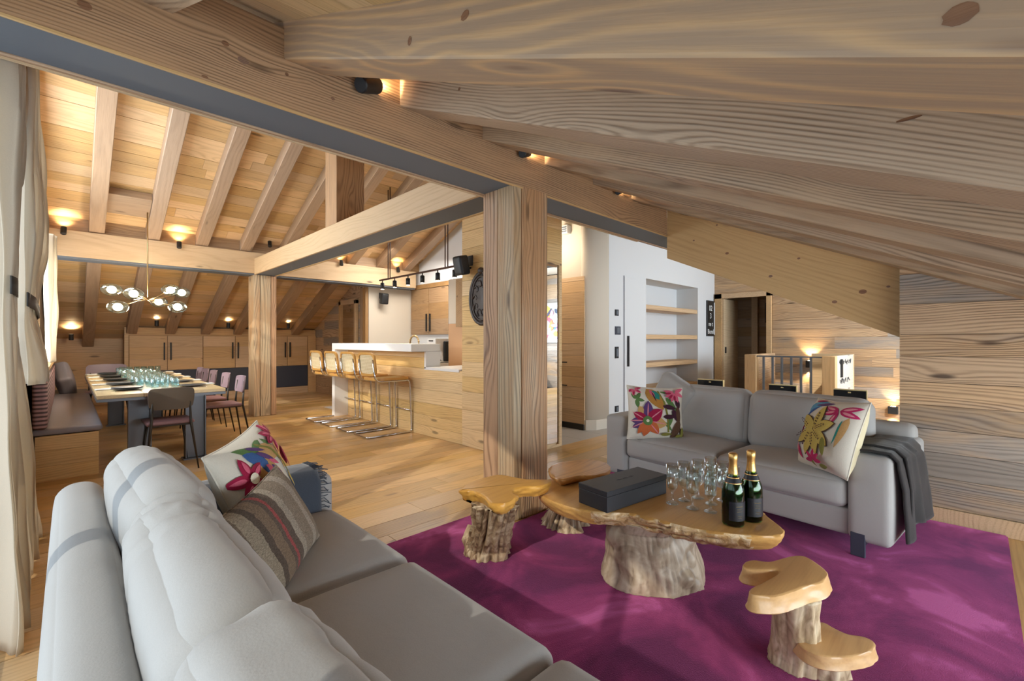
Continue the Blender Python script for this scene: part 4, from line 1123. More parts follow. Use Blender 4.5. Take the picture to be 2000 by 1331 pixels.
for (u, v, n_) in ((139, 660, 'above the low wall left of the cupboards'), (306, 633, 'above the cupboards behind the chandelier'), (446, 637, 'above the cupboards left of the far post'), (563, 638, 'above the cupboards right of the far post')):
    yy = 11.45 if u < 200 else 11.02
    p = yp(u, v, yy); spot_lamp(p, (.0, -.1, 1) if u > 200 else (0, -.1, 1), 'black uplight ' + n_, e=6, sz=1.1, cone=105)
spot_lamp((1.10, 2.19, 2.56), (.9, .35, .45), 'large black spot lamp on the main beam between the two nearest rafters, lit', e=5, sz=1.35)
spot_lamp((2.26, 2.19, 2.545), (.9, .3, .4), 'small black spot lamp on the main beam above the near post', e=5, sz=1.0)
spot_lamp((3.44, 2.19, 2.55), (.9, .3, .4), 'small dark spot lamp on the main beam between narrow rafters right of the post', e=3, sz=.9)
# kitchen track
tr = empty('track_light', (3.65, 5.8, 2.25), label='dark rail with six black spots hanging over the bar', cat='lamp')
TX = 3.65
def trp(u, v):
    a = (u - 1000) / 890.; t = TX / (.6989 + .7152 * a); return Vector((TX, (.7152 - .6989 * a) * t, 1.25 + (665.5 - v) / 890 * t))
A = trp(742, 549); B = trp(900, 517)
B.z = A.z = (A.z + B.z) / 2
brn = plain('dark_brown_metal', '4a3128', .45, .3)
child(beam('rail', A, B + Vector((0, -.05, 0)), .03, .022, brn), tr)
for u in (760, 872):
    p = trp(u, 548); p.z = A.z
    for d in (-.03, .03):
        rod_top = (zf(p.y) if p.y > YR else zn(p.y)) + .2
        child(tube('hanging_rod', [(TX, p.y + d, A.z), (TX, p.y + d, rod_top)], .008, brn, n=6), tr)
for i, u in enumerate((747, 771, 797, 825, 855, 888)):
    p = trp(u, 560)
    child(lathe('spot_can', [(0, -.15), (.032, -.15), (.032, -.05), (.02, -.045), (.008, -.04), (.008, 0), (0, 0)], M['black'], n=12, loc=(TX, p.y, A.z)), tr)
    o = lathe('spot_lens', [(0, 0), (.026, 0)], M['lamp'], n=12, loc=(TX, p.y, A.z - .151)); child(o, tr)
for y in (5.2, 6.2): light('SPOT', 'track_spot', (TX, y, A.z - .17), 25, (1, .85, .65), aim=(-.15, 0, -1), spot=90, radius=.04)
# speakers
def speaker(loc, rz, tilt, lab, s_=1):
    e = empty('wall_speaker', loc, rz, label=lab, cat='speaker')
    o = obj('speaker_box', cushion_mesh(.13 * s_, .15 * s_, .22 * s_, .025, (.006, 0, 0)), M['black'], smooth=True); o.rotation_euler = (0, tilt, 0); o.location = (-.14 * s_, 0, -.04 * s_); o.parent = e
    bm = bmesh.new(); bbox(bm, -.015, .0, -.04, .04, -.03, .09, .003); o = obj('wall_plate', bm, M['black'], e)
    o = tube('bracket', [(-.005, 0, -.05), (-.07, 0, -.09)], .014, M['black'], e)
    return e
speaker((3.375, 4.14, 2.15), 0, R(-12), 'large black speaker on the plank wall beside the near post')
speaker((4.62, 8.59, 2.14), PI / 2, R(-8), 'small black speaker on the cream wall beyond the bar', 1.0)
# carved oval
ov = empty('carved_medallion', (3.36, 3.93, 1.73), label='dark carved oval medallion on the plank wall, half hidden by the post', cat='wall ornament')
def oval(hy, hz, r, nm, dx):
    pts = [(3.365 - dx, 3.93 + hy * math.cos(a), 1.73 + hz * math.sin(a)) for a in [2 * PI * k / 32 for k in range(32)]]
    child(tube(nm, pts, r, M['carve'], closed=True, n=8), ov)
oval(.20, .29, .024, 'outer_rim', .0); oval(.165, .25, .012, 'inner_rim', .01)
bm = bmesh.new(); c0 = bm.verts.new((3.345, 3.93, 1.73)); vs = [bm.verts.new((3.362, 3.93 + .19 * math.cos(a), 1.73 + .28 * math.sin(a))) for a in [2 * PI * k / 32 for k in range(32)]]
for i in range(32): bm.faces.new((vs[i], vs[(i + 1) % 32], c0))
child(obj('oval_plate', bm, M['carve']), ov)
bm = bmesh.new()
for k in range(10):
    a = 2 * PI * k / 10; q = (3.352, 3.93 + .10 * math.cos(a), 1.73 + .16 * math.sin(a))
    tube_bm(bm, [(q[0], q[1] + .05 * math.cos(a + t_ * .9) * (1 - t_ / 7), q[2] + .05 * math.sin(a + t_ * .9) * (1 - t_ / 7)) for t_ in range(6)], [.012, .012, .01, .009, .008, .005], 6)
bmesh.ops.create_uvsphere(bm, u_segments=8, v_segments=6, radius=.04, matrix=Matrix.Translation((3.35, 3.93, 2.04)))
child(obj('carved_relief', bm, M['carve'], smooth=True), ov)
# hall vent
vt = empty('air_vent', (4.9, 4.3, 2.8), label='small white air vent high in the hall behind the post', cat='vent')
child(box('vent_box', 5.08, 5.17, 4.08, 4.2, 2.78, 2.90, M['white'], bev=.005), vt)
for k in range(3): child(box('slat', 5.07, 5.08, 4.09, 4.19, 2.80 + .03 * k, 2.815 + .03 * k, M['steel']), vt)

# ---------------------------------------------------------------- rug
def rug_mat():
    m, n, l, b = nodes('plum_pile'); tc = n.new('ShaderNodeTexCoord')
    n1 = n.new('ShaderNodeTexNoise'); n1.inputs['Scale'].default_value = 1.9; n1.inputs['Detail'].default_value = 5; n1.inputs['Roughness'].default_value = .55; n1.inputs['Distortion'].default_value = .8
    l.new(tc.outputs['Object'], n1.inputs['Vector'])
    cr = n.new('ShaderNodeValToRGB'); e = cr.color_ramp.elements
    e[0].position = .40; e[0].color = lin('4d1634'); e[1].position = .65; e[1].color = lin('b65a8c')  # light and dark swathes of pile shading are put into the colour
    x = e.new(.5); x.color = lin('74264c'); x = e.new(.58); x.color = lin('8d365f')
    l.new(n1.outputs['Fac'], cr.inputs['Fac']); 
    n2 = n.new('ShaderNodeTexNoise'); n2.inputs['Scale'].default_value = 260; n2.inputs['Detail'].default_value = 2; l.new(tc.outputs['Object'], n2.inputs['Vector'])
    mx = n.new('ShaderNodeMix'); mx.data_type = 'RGBA'; mx.blend_type = 'MULTIPLY'; mx.inputs['Factor'].default_value = .5
    l.new(cr.outputs['Color'], mx.inputs['A']); l.new(n2.outputs['Color'], mx.inputs['B'])
    hs = n.new('ShaderNodeHueSaturation'); hs.inputs['Value'].default_value = 1.35; l.new(mx.outputs['Result'], hs.inputs['Color'])
    m2 = n.new('ShaderNodeMix'); m2.data_type = 'RGBA'; m2.inputs['Factor'].default_value = .6
    l.new(hs.outputs['Color'], m2.inputs['A']); l.new(cr.outputs['Color'], m2.inputs['B'])
    l.new(m2.outputs['Result'], b.inputs['Base Color']); b.inputs['Roughness'].default_value = 1; b.inputs['Specular IOR Level'].default_value = .1
    b.inputs['Sheen Weight'].default_value = .5; b.inputs['Sheen Tint'].default_value = lin('d07ab4')
    bp = n.new('ShaderNodeBump'); bp.inputs['Strength'].default_value = .7; bp.inputs['Distance'].default_value = .004
    l.new(n2.outputs['Fac'], bp.inputs['Height']); l.new(bp.outputs['Normal'], b.inputs['Normal']); return m
M['rug'] = rug_mat()
bm = bmesh.new()
out = [(.72, -.13), (4.235, -.13), (4.235, 2.47), (2.60, 2.47), (2.60, 2.19), (2.155, 2.19), (2.155, 2.50), (.72, 2.50)]
top = [bm.verts.new((x, y, .022)) for x, y in out]; bot = [bm.verts.new((x, y, .001)) for x, y in out]
bm.faces.new(top); bm.faces.new(bot[::-1])
for i in range(8): j = (i + 1) % 8; bm.faces.new((bot[i], bot[j], top[j], top[i]))
bmesh.ops.recalc_face_normals(bm, faces=bm.faces)
bmesh.ops.bevel(bm, geom=[e for e in bm.edges if e.verts[0].co.z > .02 and e.verts[1].co.z > .02], offset=.008, segments=2, affect='EDGES')
obj('rug', bm, M['rug'], label='large plum purple pile rug under the root tables', cat='rug')

# ---------------------------------------------------------------- sofas
def loc_child(o, p): o.parent = p; return o
# left sofa (world-aligned, back along the window side)
sl_ = empty('sofa', (.45, 1.1, 0), label='large light grey sofa in the left foreground, seen along its back', cat='sofa')
def s1(name, cx, cy, cz, sx, sy, sz, r=.04, bulge=(0, 0, 0), wr=0, wf=3, seed=0, rot=None, m='sofa', dens=1, **k):
    o = obj(name, cushion_mesh(sx, sy, sz, r, bulge, wr, wf, seed, dens), M[m], smooth=True); o.location = (cx, cy, cz)
    if rot: o.rotation_euler = rot
    for a, b_ in k.items():
        if a == 'label': o['label'] = b_
    return child(o, sl_)
s1('sofa_back', .035, .90, .41, .14, 3.04, .62, .065, (.006, 0, .005))
s1('sofa_base', .47, .90, .19, .80, 2.80, .17, .03)
s1('armrest', .50, 2.305, .35, .88, .20, .50, .045, (0, .004, .006))
for i, y in enumerate((1.84, 1.125, .41, -.3)):
    s1('seat_cushion', .50, y, .352, .86, .712, .18, .045, (.012, .0, .028), .004, 2.5, i + 3)
s1('back_cushion', .215, 1.81, .635, .175, .75, .47, .085, (.028, .012, .012), .010, 9, 1, (0, R(-7), R(2)), dens=3)
s1('back_cushion', .20, 1.09, .635, .17, .75, .47, .085, (.028, .015, .012), .022, 9, 2, (0, R(-6), R(-1)), dens=3)
s1('back_cushion', .205, .38, .645, .17, .72, .47, .06, (.03, .01, .012), .010, 9, 5, (0, R(-7), R(1)), dens=3)
s1('back_cushion', .23, -.34, .64, .20, .70, .47, .09, (.035, .02, .012), .006, 6, 7, (0, R(-13), R(1)))
for (x, y) in ((.1, 2.3), (.85, 2.3), (.1, -.4), (.85, -.4)):
    child(box('leg', x - .03, x + .03, y - .04, y + .04, 0, .11, M['black'], bev=.004), sl_)

# right sofa, turned slightly
sr = empty('sofa', (3.205, .33, 0), R(-5), label='light grey two-seat sofa at the right, facing the root table', cat='sofa')
def s2(name, cx, cy, cz, sx, sy, sz, r=.04, bulge=(0, 0, 0), wr=0, wf=3, seed=0, rot=None, m='sofa', dens=1, label=None):
    o = obj(name, cushion_mesh(sx, sy, sz, r, bulge, wr, wf, seed, dens), M[m], smooth=True); o.location = (cx, cy, cz)
    if rot: o.rotation_euler = rot
    if label: o['label'] = label
    o.parent = sr; return o
s2('armrest', .45, .10, .355, .90, .205, .50, .035, (.004, .004, .006))
s2('armrest', .45, 1.86, .355, .90, .205, .50, .035, (.004, .004, .006))
s2('sofa_base', .46, .98, .19, .84, 1.56, .16, .02)
s2('sofa_back', .86, .98, .40, .15, 1.90, .58, .05, (0, 0, .005))
for i, y in enumerate((.595, 1.37)):
    s2('seat_cushion', .37, y, .355, .74, .772, .165, .045, (.02, 0, .035), .003, 2.5, i + 1)
s2('back_cushion', .61, .60, .63, .20, .77, .45, .075, (.045, .01, .01), .006, 3.5, 11, (0, R(8), 0), dens=2)
s2('back_cushion', .62, 1.38, .63, .20, .77, .45, .075, (.045, .01, .01), .006, 3.5, 14, (0, R(8), 0), dens=2)
for (x, y) in ((.005, .15), (.005, 1.8), (.80, .15), (.80, 1.8)):
    bm = bmesh.new(); bbox(bm, x - .008, x + .008, y - .035, y + .035, .022, .155, .003); bbox(bm, x + .0, x + .10, y - .035, y + .035, .090, .104, .002)
    o = obj('leg', bm, M['slate'], label='dark flat metal leg'); o.parent = sr
# extra grey cushion behind the floral one
def place(o, c, nrm, up=(0, 0, 1), roll=0):
    n_ = Vector(nrm).normalized(); u = Vector(up); x = u.cross(n_).normalized(); y = n_.cross(x)
    Mx = Matrix((x, y, n_)).transposed().to_4x4() @ Matrix.Rotation(roll, 4, 'Z'); Mx.translation = Vector(c); o.matrix_world = Mx; return o

def psurf(u, v, w, h, t, sgn=1, seed=0):
    au, av = abs(u), abs(v)
    e = max(0, (1 - u ** 4)) * max(0, (1 - v ** 4))
    x = w / 2 * u * (1 - .07 * (1 - v * v) * au ** 3); y = h / 2 * v * (1 - .07 * (1 - u * u) * av ** 3)
    z = sgn * t / 2 * (e ** .6) * (1 - .25 * (u * u + v * v) * .5)
    z += .006 * e * nz((u * 2.3 + seed, v * 2.3, seed))
    return Vector((x, y, z))
def pillow(name, w, h, t, m, c, nrm, roll=0, deco=(), seed=0, back=None, up=(0, 0, 1), **k):
    N = 22; kn = [math.sin(PI / 2 * (-1 + 2 * i / N)) for i in range(N + 1)]; bm = bmesh.new(); G = {}
    for s_ in (1, -1):
        for i in range(N + 1):
            for j in range(N + 1):
                edge = i in (0, N) or j in (0, N)
                if s_ == -1 and edge: G[(s_, i, j)] = G[(1, i, j)]; continue
                G[(s_, i, j)] = bm.verts.new(psurf(kn[i], kn[j], w, h, t, s_, seed))
    for s_ in (1, -1):
        for i in range(N):
            for j in range(N):
                q = [G[(s_, i, j)], G[(s_, i + 1, j)], G[(s_, i + 1, j + 1)], G[(s_, i, j + 1)]]
                f = bm.faces.new(q if s_ > 0 else q[::-1]); f.material_index = 0 if s_ > 0 or not back else 1
    o = obj(name, bm, [m, back] if back else m, smooth=True, **k); place(o, c, nrm, up, roll)
    # piping along the seam
    pts = []
    for i in range(N): pts.append(psurf(kn[i], -1, w, h, t))
    for i in range(N): pts.append(psurf(1, kn[i], w, h, t))
    for i in range(N, 0, -1): pts.append(psurf(kn[i], 1, w, h, t))
    for i in range(N, 0, -1): pts.append(psurf(-1, kn[i], w, h, t))
    bm = bmesh.new(); tube_bm(bm, pts, .0035, 5, closed=True); pp = obj('piping', bm, k.get('pipe') or m, smooth=True); pp.parent = o
    lay = 0
    for (nm, mm, polys) in deco:
        bm = bmesh.new()
        for P in polys:
            lay += 1; off = .0012 + .00045 * lay
            cx = sum(p[0] for p in P) / len(P); cy = sum(p[1] for p in P) / len(P); rings = []
            for q in (1.0, .7, .4):
                row = []
                for (u, v) in P:
                    a, b_ = max(-.985, min(.985, cx + (u - cx) * q)), max(-.985, min(.985, cy + (v - cy) * q))
                    s_ = psurf(a, b_, w, h, t, 1, seed); s_.z += off + (.0012 if q < 1 else -.0008); row.append(bm.verts.new(s_))
                rings.append(row)
            s_ = psurf(max(-.98, min(.98, cx)), max(-.98, min(.98, cy)), w, h, t, 1, seed); s_.z += off + .001; cv = bm.verts.new(s_)
            n_ = len(P)
            for A, B in zip(rings, rings[1:]):
                for i in range(n_): bm.faces.new((A[i], A[(i + 1) % n_], B[(i + 1) % n_], B[i]))
            for i in range(n_): bm.faces.new((rings[-1][i], rings[-1][(i + 1) % n_], cv))
        bmesh.ops.recalc_face_normals(bm, faces=bm.faces)
        d = obj(nm, bm, mm, smooth=True, kind='stuff'); d.parent = o
    return o
def petal(cx, cy, ang, L, wd, r0=.0, n=7, tip=1.0):
    ca, sa = math.cos(R(ang)), math.sin(R(ang)); P = []
    prof = [(i / n, math.sin(PI * (i / n) ** .8) ** .75 * wd / 2) for i in range(n + 1)]
    for t, w_ in prof: P.append((r0 + t * L, w_))
    for t, w_ in prof[::-1][1:-1]: P.append((r0 + t * L, -w_))
    return [(cx + a * ca - b_ * sa, cy + a * sa + b_ * ca) for a, b_ in P]
def disc(cx, cy, r, n=14, ry=None): return [(cx + r * math.cos(2 * PI * k / n), cy + (ry or r) * math.sin(2 * PI * k / n)) for k in range(n)]
def flower(cx, cy, L, wd, angs, r0=.02): return [petal(cx, cy, a, L, wd, r0) for a in angs]
def inner(cx, cy, L, wd, angs, r0=.06): return [petal(cx, cy, a, L * .62, wd * .42, r0 + L * .12) for a in angs]
def stem(pts, w_):
    L_, R_ = [], []
    pts = [Vector(p) for p in pts]; o = []
    for i in range(len(pts) - 1):
        a, b_ = pts[i], pts[i + 1]; d = (b_ - a).normalized(); p = Vector((-d.y, d.x)) * w_ / 2; d *= w_ * .3
        o.append([tuple(a + p - d), tuple(b_ + p + d), tuple(b_ - p + d), tuple(a - p - d)])
    return o
def th(c): return fabric('thread_' + c, c, 260, .8, .3, .1)
T = {k: th(v) for k, v in dict(crim='9c1f42', rose='cf5f77', pink='d98a94', teal='2f8073', green='5b7a45', olive='7c7838', ochre='b07c3a', tan='c39a63', blue='3c5f96', sky='5b9cc0', purp='5d3f6e', orange='c4663a', brown='5a4030', dplum='40222f', yellow='c9b25f', cream='e0d5bf', mag='b42a5c').items()}
M['canvas'] = fabric('ivory_canvas', 'd9d2c2', 420, .6, .12)
M['canvas2'] = fabric('cream_canvas', 'd8cba6', 420, .4, .12)
A5 = lambda s: [s + 72 * k for k in range(5)]
A6 = lambda s: [s + 60 * k for k in range(6)]
# floral cushion A : left sofa
decoA = [('leaf_green', T['green'], [petal(.25, .78, 200, .55, .16), petal(.1, .5, 150, .75, .2), petal(.55, .35, 120, .5, .16)]),
         ('plume_ochre', T['tan'], [petal(-.35, .55, -52, 1.45, .55), petal(-.1, .62, -20, .95, .35)]),
         ('plume_blue', T['blue'], [petal(-.45, .72, -42, .75, .26), petal(-.2, .45, -60, .5, .13)]),
         ('plume_rose', T['rose'], [petal(-.05, .35, -62, .62, .18), petal(.1, .4, -40, .4, .1)]),
         ('plume_purple', T['purp'], [petal(-.15, .62, -38, .6, .1), petal(.12, .25, -55, .5, .1), petal(-.3, .8, -30, .5, .08)]),
         ('stem_olive', T['olive'], stem([(0, .75), (.35, .5), (.6, .15), (.8, -.25)], .05)),
         ('leaf_ochre', T['yellow'], [petal(.78, -.1, -100, .4, .26)]),
         ('flower_crimson', T['crim'], flower(-.62, .28, .42, .22, A5(20)) + flower(.72, .68, .36, .17, [150, 190, 90, 250, 40])),
         ('flower_rose', T['rose'], inner(-.62, .28, .42, .22, A5(20)) + inner(.72, .68, .34, .17, [150, 190, 90, 250, 40])),
         ('flower_teal', T['teal'], flower(-.38, -.55, .45, .26, A6(8))),
         ('flower_green', T['green'], inner(-.38, -.55, .45, .26, A6(8))),
         ('flower_centre', T['cream'], [disc(-.62, .28, .1)]),
         ('flower_heart', T['orange'], [disc(-.38, -.55, .11)]),
         ('bud_crimson', T['crim'], [petal(.75, .42, -95, .5, .2), petal(.88, .4, -85, .45, .14)])]
pillow('floral_cushion', .42, .42, .15, M['canvas'], (.53, 1.99, .68), (.72, -.62, .34), R(8), decoA, 1, label='white cushion embroidered with crimson, teal and ochre flowers on the left sofa', cat='cushion')
# kilim lumbar cushion
m, n, l, b = nodes('woven_kilim'); tc = n.new('ShaderNodeTexCoord'); sp_ = n.new('ShaderNodeSeparateXYZ'); l.new(tc.outputs['Object'], sp_.inputs[0])
mr_ = n.new('ShaderNodeMapRange'); mr_.inputs[1].default_value = -.25; mr_.inputs[2].default_value = .25
nn = n.new('ShaderNodeTexNoise'); nn.inputs['Scale'].default_value = 60; l.new(tc.outputs['Object'], nn.inputs['Vector'])
ad = n.new('ShaderNodeMath'); ad.operation = 'MULTIPLY_ADD'; ad.inputs[1].default_value = .012; l.new(nn.outputs['Fac'], ad.inputs[0]); l.new(sp_.outputs[0], ad.inputs[2]); l.new(ad.outputs[0], mr_.inputs[0])
cr = n.new('ShaderNodeValToRGB'); cr.color_ramp.interpolation = 'CONSTANT'; e = cr.color_ramp.elements
e[0].position = 0; e[0].color = lin('6b5c4c'); e[1].position = .14; e[1].color = lin('8d7f6c')
for p_, c_ in ((.22, '54473c'), (.27, '7a6653'), (.36, '5f5146'), (.40, '9a4a48'), (.43, '5e5045'), (.50, '9b8f7f'), (.56, '857767'), (.70, 'a09486'), (.78, '857868'), (.9, '9d907f')):
    x = e.new(p_); x.color = lin(c_)
l.new(mr_.outputs[0], cr.inputs['Fac'])
wv = n.new('ShaderNodeTexNoise'); wv.inputs['Scale'].default_value = 1; mp_ = n.new('ShaderNodeMapping'); mp_.inputs['Scale'].default_value = (130, 420, 200); l.new(tc.outputs['Object'], mp_.inputs[0]); l.new(mp_.outputs[0], wv.inputs['Vector'])
mx = n.new('ShaderNodeMix'); mx.data_type = 'RGBA'; mx.blend_type = 'OVERLAY'; mx.inputs['Factor'].default_value = .9; l.new(cr.outputs[0], mx.inputs['A']); l.new(wv.outputs['Fac'], mx.inputs['B']); l.new(mx.outputs['Result'], b.inputs['Base Color'])
b.inputs['Roughness'].default_value = .9; bp = n.new('ShaderNodeBump'); bp.inputs['Strength'].default_value = .9; bp.inputs['Distance'].default_value = .004; l.new(wv.outputs['Fac'], bp.inputs['Height']); l.new(bp.outputs[0], b.inputs['Normal'])
pillow('woven_cushion', .46, .33, .14, m, (.505, 1.69, .595), (.66, -.60, .46), R(7), (), 4, label='brown striped hand-woven lumbar cushion on the left sofa in front of the floral one', cat='cushion')
# floral cushion B : right sofa, left end
decoB = [('leaf_green', T['green'], [petal(-.72, .45, 60, .3, .15), petal(-.72, .45, 130, .28, .14), petal(-.72, .45, -80, .34, .16), petal(-.72, .45, -15, .3, .13), petal(.3, .55, -50, .65, .2), petal(.52, -.05, -105, .5, .14), petal(.25, -.35, -50, .4, .12), petal(.1, .78, -10, .5, .1)]),
         ('bud_ochre', T['ochre'], [petal(-.35, .9, -55, 1.0, .48)]), ('bud_teal', T['teal'], [petal(-.22, .82, -50, .55, .28)]), ('bud_rose', T['rose'], [petal(-.25, .85, -62, .42, .14)]), ('bud_plum', T['dplum'], [petal(-.2, .8, -68, .5, .06)]),
         ('stem_olive', T['olive'], stem([(.05, .8), (.25, .35), (.35, -.1), (.38, -.7)], .06)),
         ('crescent_plum', T['dplum'], [petal(.18, .22, -8, .5, .18), petal(.55, .12, -70, .45, .2), petal(.2, -.18, 5, .45, .17), petal(.72, .5, -75, .35, .2)]),
         ('swirl_brown', T['brown'], [petal(.75, .25, -88, .7, .2), petal(.82, -.25, -115, .85, .26), petal(.8, -.55, -60, .5, .2)]),
         ('petal_tan', T['tan'], [petal(-.35, -.35, -8, 0.68, 0.47), petal(-.35, -.35, 120, 0.61, 0.39)]),
         ('petal_purple', T['purp'], [petal(-.35, -.35, 88, 0.73, 0.39), petal(-.35, -.35, 180, 0.59, 0.29), petal(-.35, -.35, 205, 0.59, 0.29)]),
         ('petal_red', T['crim'], [petal(-.35, -.35, 40, 0.68, 0.44), petal(-.35, -.35, 150, 0.59, 0.31)]),
         ('petal_orange', T['orange'], [petal(-.35, -.35, -50, 0.61, 0.36), petal(-.35, -.35, -100, 0.59, 0.34), petal(-.35, -.35, 235, 0.59, 0.26)]),
         ('petal_vein', T['pink'], inner(-.35, -.35, .8, .10, [88, 40, 150, 180, 205, -50, -8])),
         ('flower_centre', T['green'], [disc(-.35, -.35, .17)]), ('flower_heart', T['cream'], [disc(-.35, -.35, .07)]),
         ('small_flower', T['rose'], flower(-.8, .82, .26, .12, [200, 260, 330, 20]) + flower(.62, .75, .38, .15, [170, 210, 250, 290, 340, 30])),
         ('small_dark', T['crim'], inner(-.8, .82, .26, .12, [200, 260, 330, 20]) + inner(.62, .75, .42, .2, [190, 230, 270])),
         ('base_leaves', T['olive'], [petal(.1, -.85, 10, .4, .12), petal(.9, -.5, -100, .4, .12), petal(.6, -.88, 20, .3, .1)])]
pillow('floral_cushion', .46, .45, .16, M['canvas'], (3.50, 1.88, .645), (-.72, -.66, .3), R(-3), decoB, 2, back=M['canvas2'], label='cream cushion with big plum daisy embroidery at the left end of the right sofa', cat='cushion')
dots = []
for a in (78, 20, -30, -62, -100, 150, 215):
    for r_ in (.12, .2, .28, .36, .44):
        for s_ in (-1, 1):
            aa = R(a); q = s_ * .028 * (1 if r_ < .4 else .5); dots.append(petal(-.12 + r_ * math.cos(aa) - q * math.sin(aa), .02 + r_ * math.sin(aa) + q * math.cos(aa), a, .06, .022, n=3))
decoC = [('plume_blue', T['sky'], [petal(-.1, .88, 200, 1.1, .28)]), ('plume_purple', T['purp'], [petal(.15, .85, 190, .75, .12)]), ('plume_dark', T['blue'], [petal(-.3, .72, 215, .7, .1)]),
         ('band_tan', T['tan'], [petal(.82, .5, -100, .85, .18)]), ('band_teal', T['teal'], [petal(.7, .4, -100, .7, .06)]),
         ('flower_magenta', T['mag'], flower(.5, .62, .5, .17, [-10, 195, 250, 20, 170]) + [petal(-.82, .15, -88, .42, .14), petal(-.75, -.45, -50, .5, .14), petal(-.3, .95, 190, .4, .1)]),
         ('flower_pink', T['pink'], inner(.5, .62, .5, .17, [-10, 195, 250, 20, 170]) + [petal(-.8, -.35, -60, .35, .1)]),
         ('star_outline', T['brown'], flower(-.12, .02, .74, .36, [78, 20, -30, -62, -100, 150, 215], .01)),
         ('star_yellow', T['yellow'], flower(-.12, .02, .71, .32, [78, 20, -30, -62, -100, 150, 215], .015)),
         ('star_marks', T['dplum'], dots),
         ('leaf_olive', T['olive'], [petal(.5, -.15, -75, .5, .16), petal(.1, -.62, -60, .4, .14), petal(.45, -.92, 10, .3, .12)]),
         ('low_magenta', T['mag'], [petal(.28, -.8, a, .3, .12) for a in (0, 40, 80, 140, 190)])]
pillow('floral_cushion', .46, .46, .18, M['canvas'], (3.36, .63, .665), (-.62, .66, .32), R(4), decoC, 6, back=M['canvas2'], label='white cushion with yellow star flower and magenta lilies leaning on the right arm', cat='cushion')
gc = obj('grey_cushion', cushion_mesh(.14, .42, .42, .05, (.03, 0, 0), .004, 4, 3), M['sofa'], smooth=True, label='plain grey cushion tipped on its corner behind the daisy cushion on the right sofa', cat='cushion')
gc.location = (3.93, 1.93, .70); gc.rotation_euler = (R(24), R(10), R(-15))

# throws
def throw_mesh(path, L0, L1, nL=24, seed=0, th_=.012, wav=.012, stretch=None):
    """path: list of (a,z) cross-section; extruded along the other axis from L0 to L1"""
    P = [Vector((a, z, 0)) for a, z in path]; Q = []
    for i in range(len(P) - 1):
        k = max(2, int((P[i + 1] - P[i]).length / .02))
        for s_ in range(k): Q.append(P[i].lerp(P[i + 1], s_ / k))
    Q.append(P[-1]); V = []; F = []; n_ = len(Q)
    for i, q in enumerate(Q):
        t = i / (n_ - 1)
        for j in range(nL + 1):
            s_ = j / nL; e = L0 + (L1 - L0) * s_
            if stretch: e += stretch(t, s_)
            hang = max(0, abs(t - .45) - .25) * 2
            w_ = wav * (.35 + hang * 2.2) * math.sin(s_ * 8 + seed + 1.5 * t) + .006 * nz((s_ * 5, t * 5, seed))
            V.append((e, q.x + w_ * (1 if t > .5 else -1), q.y + .004 * nz((s_ * 6, t * 9, seed + 2)), ))
    for i in range(n_ - 1):
        for j in range(nL): k = i * (nL + 1) + j; F.append((k, k + 1, k + nL + 2, k + nL + 1))
    return pd(V, F), (Q, nL)
me, _ = throw_mesh([(.232, .47), (.225, .60), (.19, .628), (.10, .634), (.01, .628), (-.025, .59), (-.05, .42), (-.055, .15)], .035, .60, seed=2, wav=.014, stretch=lambda t, s_: .10 * t * s_ - .02 * math.sin(6 * t) * (1 - s_))
te = empty('throw_blanket', (3.205, .33, 0), R(-5), label='dark charcoal throw draped over the right arm of the right sofa', cat='blanket')
o = obj('blanket_cloth', me, M['throw'], smooth=True); o.parent = te; sf = o.modifiers.new('s', 'SOLIDIFY'); sf.thickness = .011; sf.offset = 1
me, _ = throw_mesh([(.235, .50), (.232, .60), (.19, .64), (.10, .648), (.005, .64), (-.04, .60), (-.066, .42), (-.068, .22)], .13, .40, seed=5, wav=.02)
o = obj('blanket_fold', me, M['throw'], smooth=True); o.parent = te; sf = o.modifiers.new('s', 'SOLIDIFY'); sf.thickness = .011; sf.offset = 1
te2 = empty('throw_blanket', (0, 2.305, 0), 0, label='slate blue fringed throw folded over the far arm of the left sofa', cat='blanket')
me, _ = throw_mesh([(-.125, .44), (-.118, .58), (-.08, .618), (0, .624), (.08, .618), (.118, .58), (.13, .30)], .36, .86, seed=7, wav=.006)
o = obj('blanket_cloth', me, M['throwb'], smooth=True); o.parent = te2; sf = o.modifiers.new('s', 'SOLIDIFY'); sf.thickness = .012; sf.offset = 1
bm = bmesh.new(); random.seed(9)
pth = [(-.128, .46), (-.122, .58), (-.08, .63), (0, .636), (.08, .63), (.122, .58)]
for i in range(46):
    t = i / 45 * (len(pth) - 1); k = min(int(t), len(pth) - 2); f = t - k
    y = pth[k][0] + (pth[k + 1][0] - pth[k][0]) * f; z = pth[k][1] + (pth[k + 1][1] - pth[k][1]) * f
    tube_bm(bm, [(.85, y, z), (.875, y - .008 * (y < 0), z + rng(-.004, .006)), (.90 + rng(-.01, .012), y + rng(-.01, .01) - .008 * (y < -.1), z + rng(-.03, .004))], .0022, 4)
o = obj('fringe', bm, M['throwb']); o.parent = te2; o['kind'] = 'stuff'

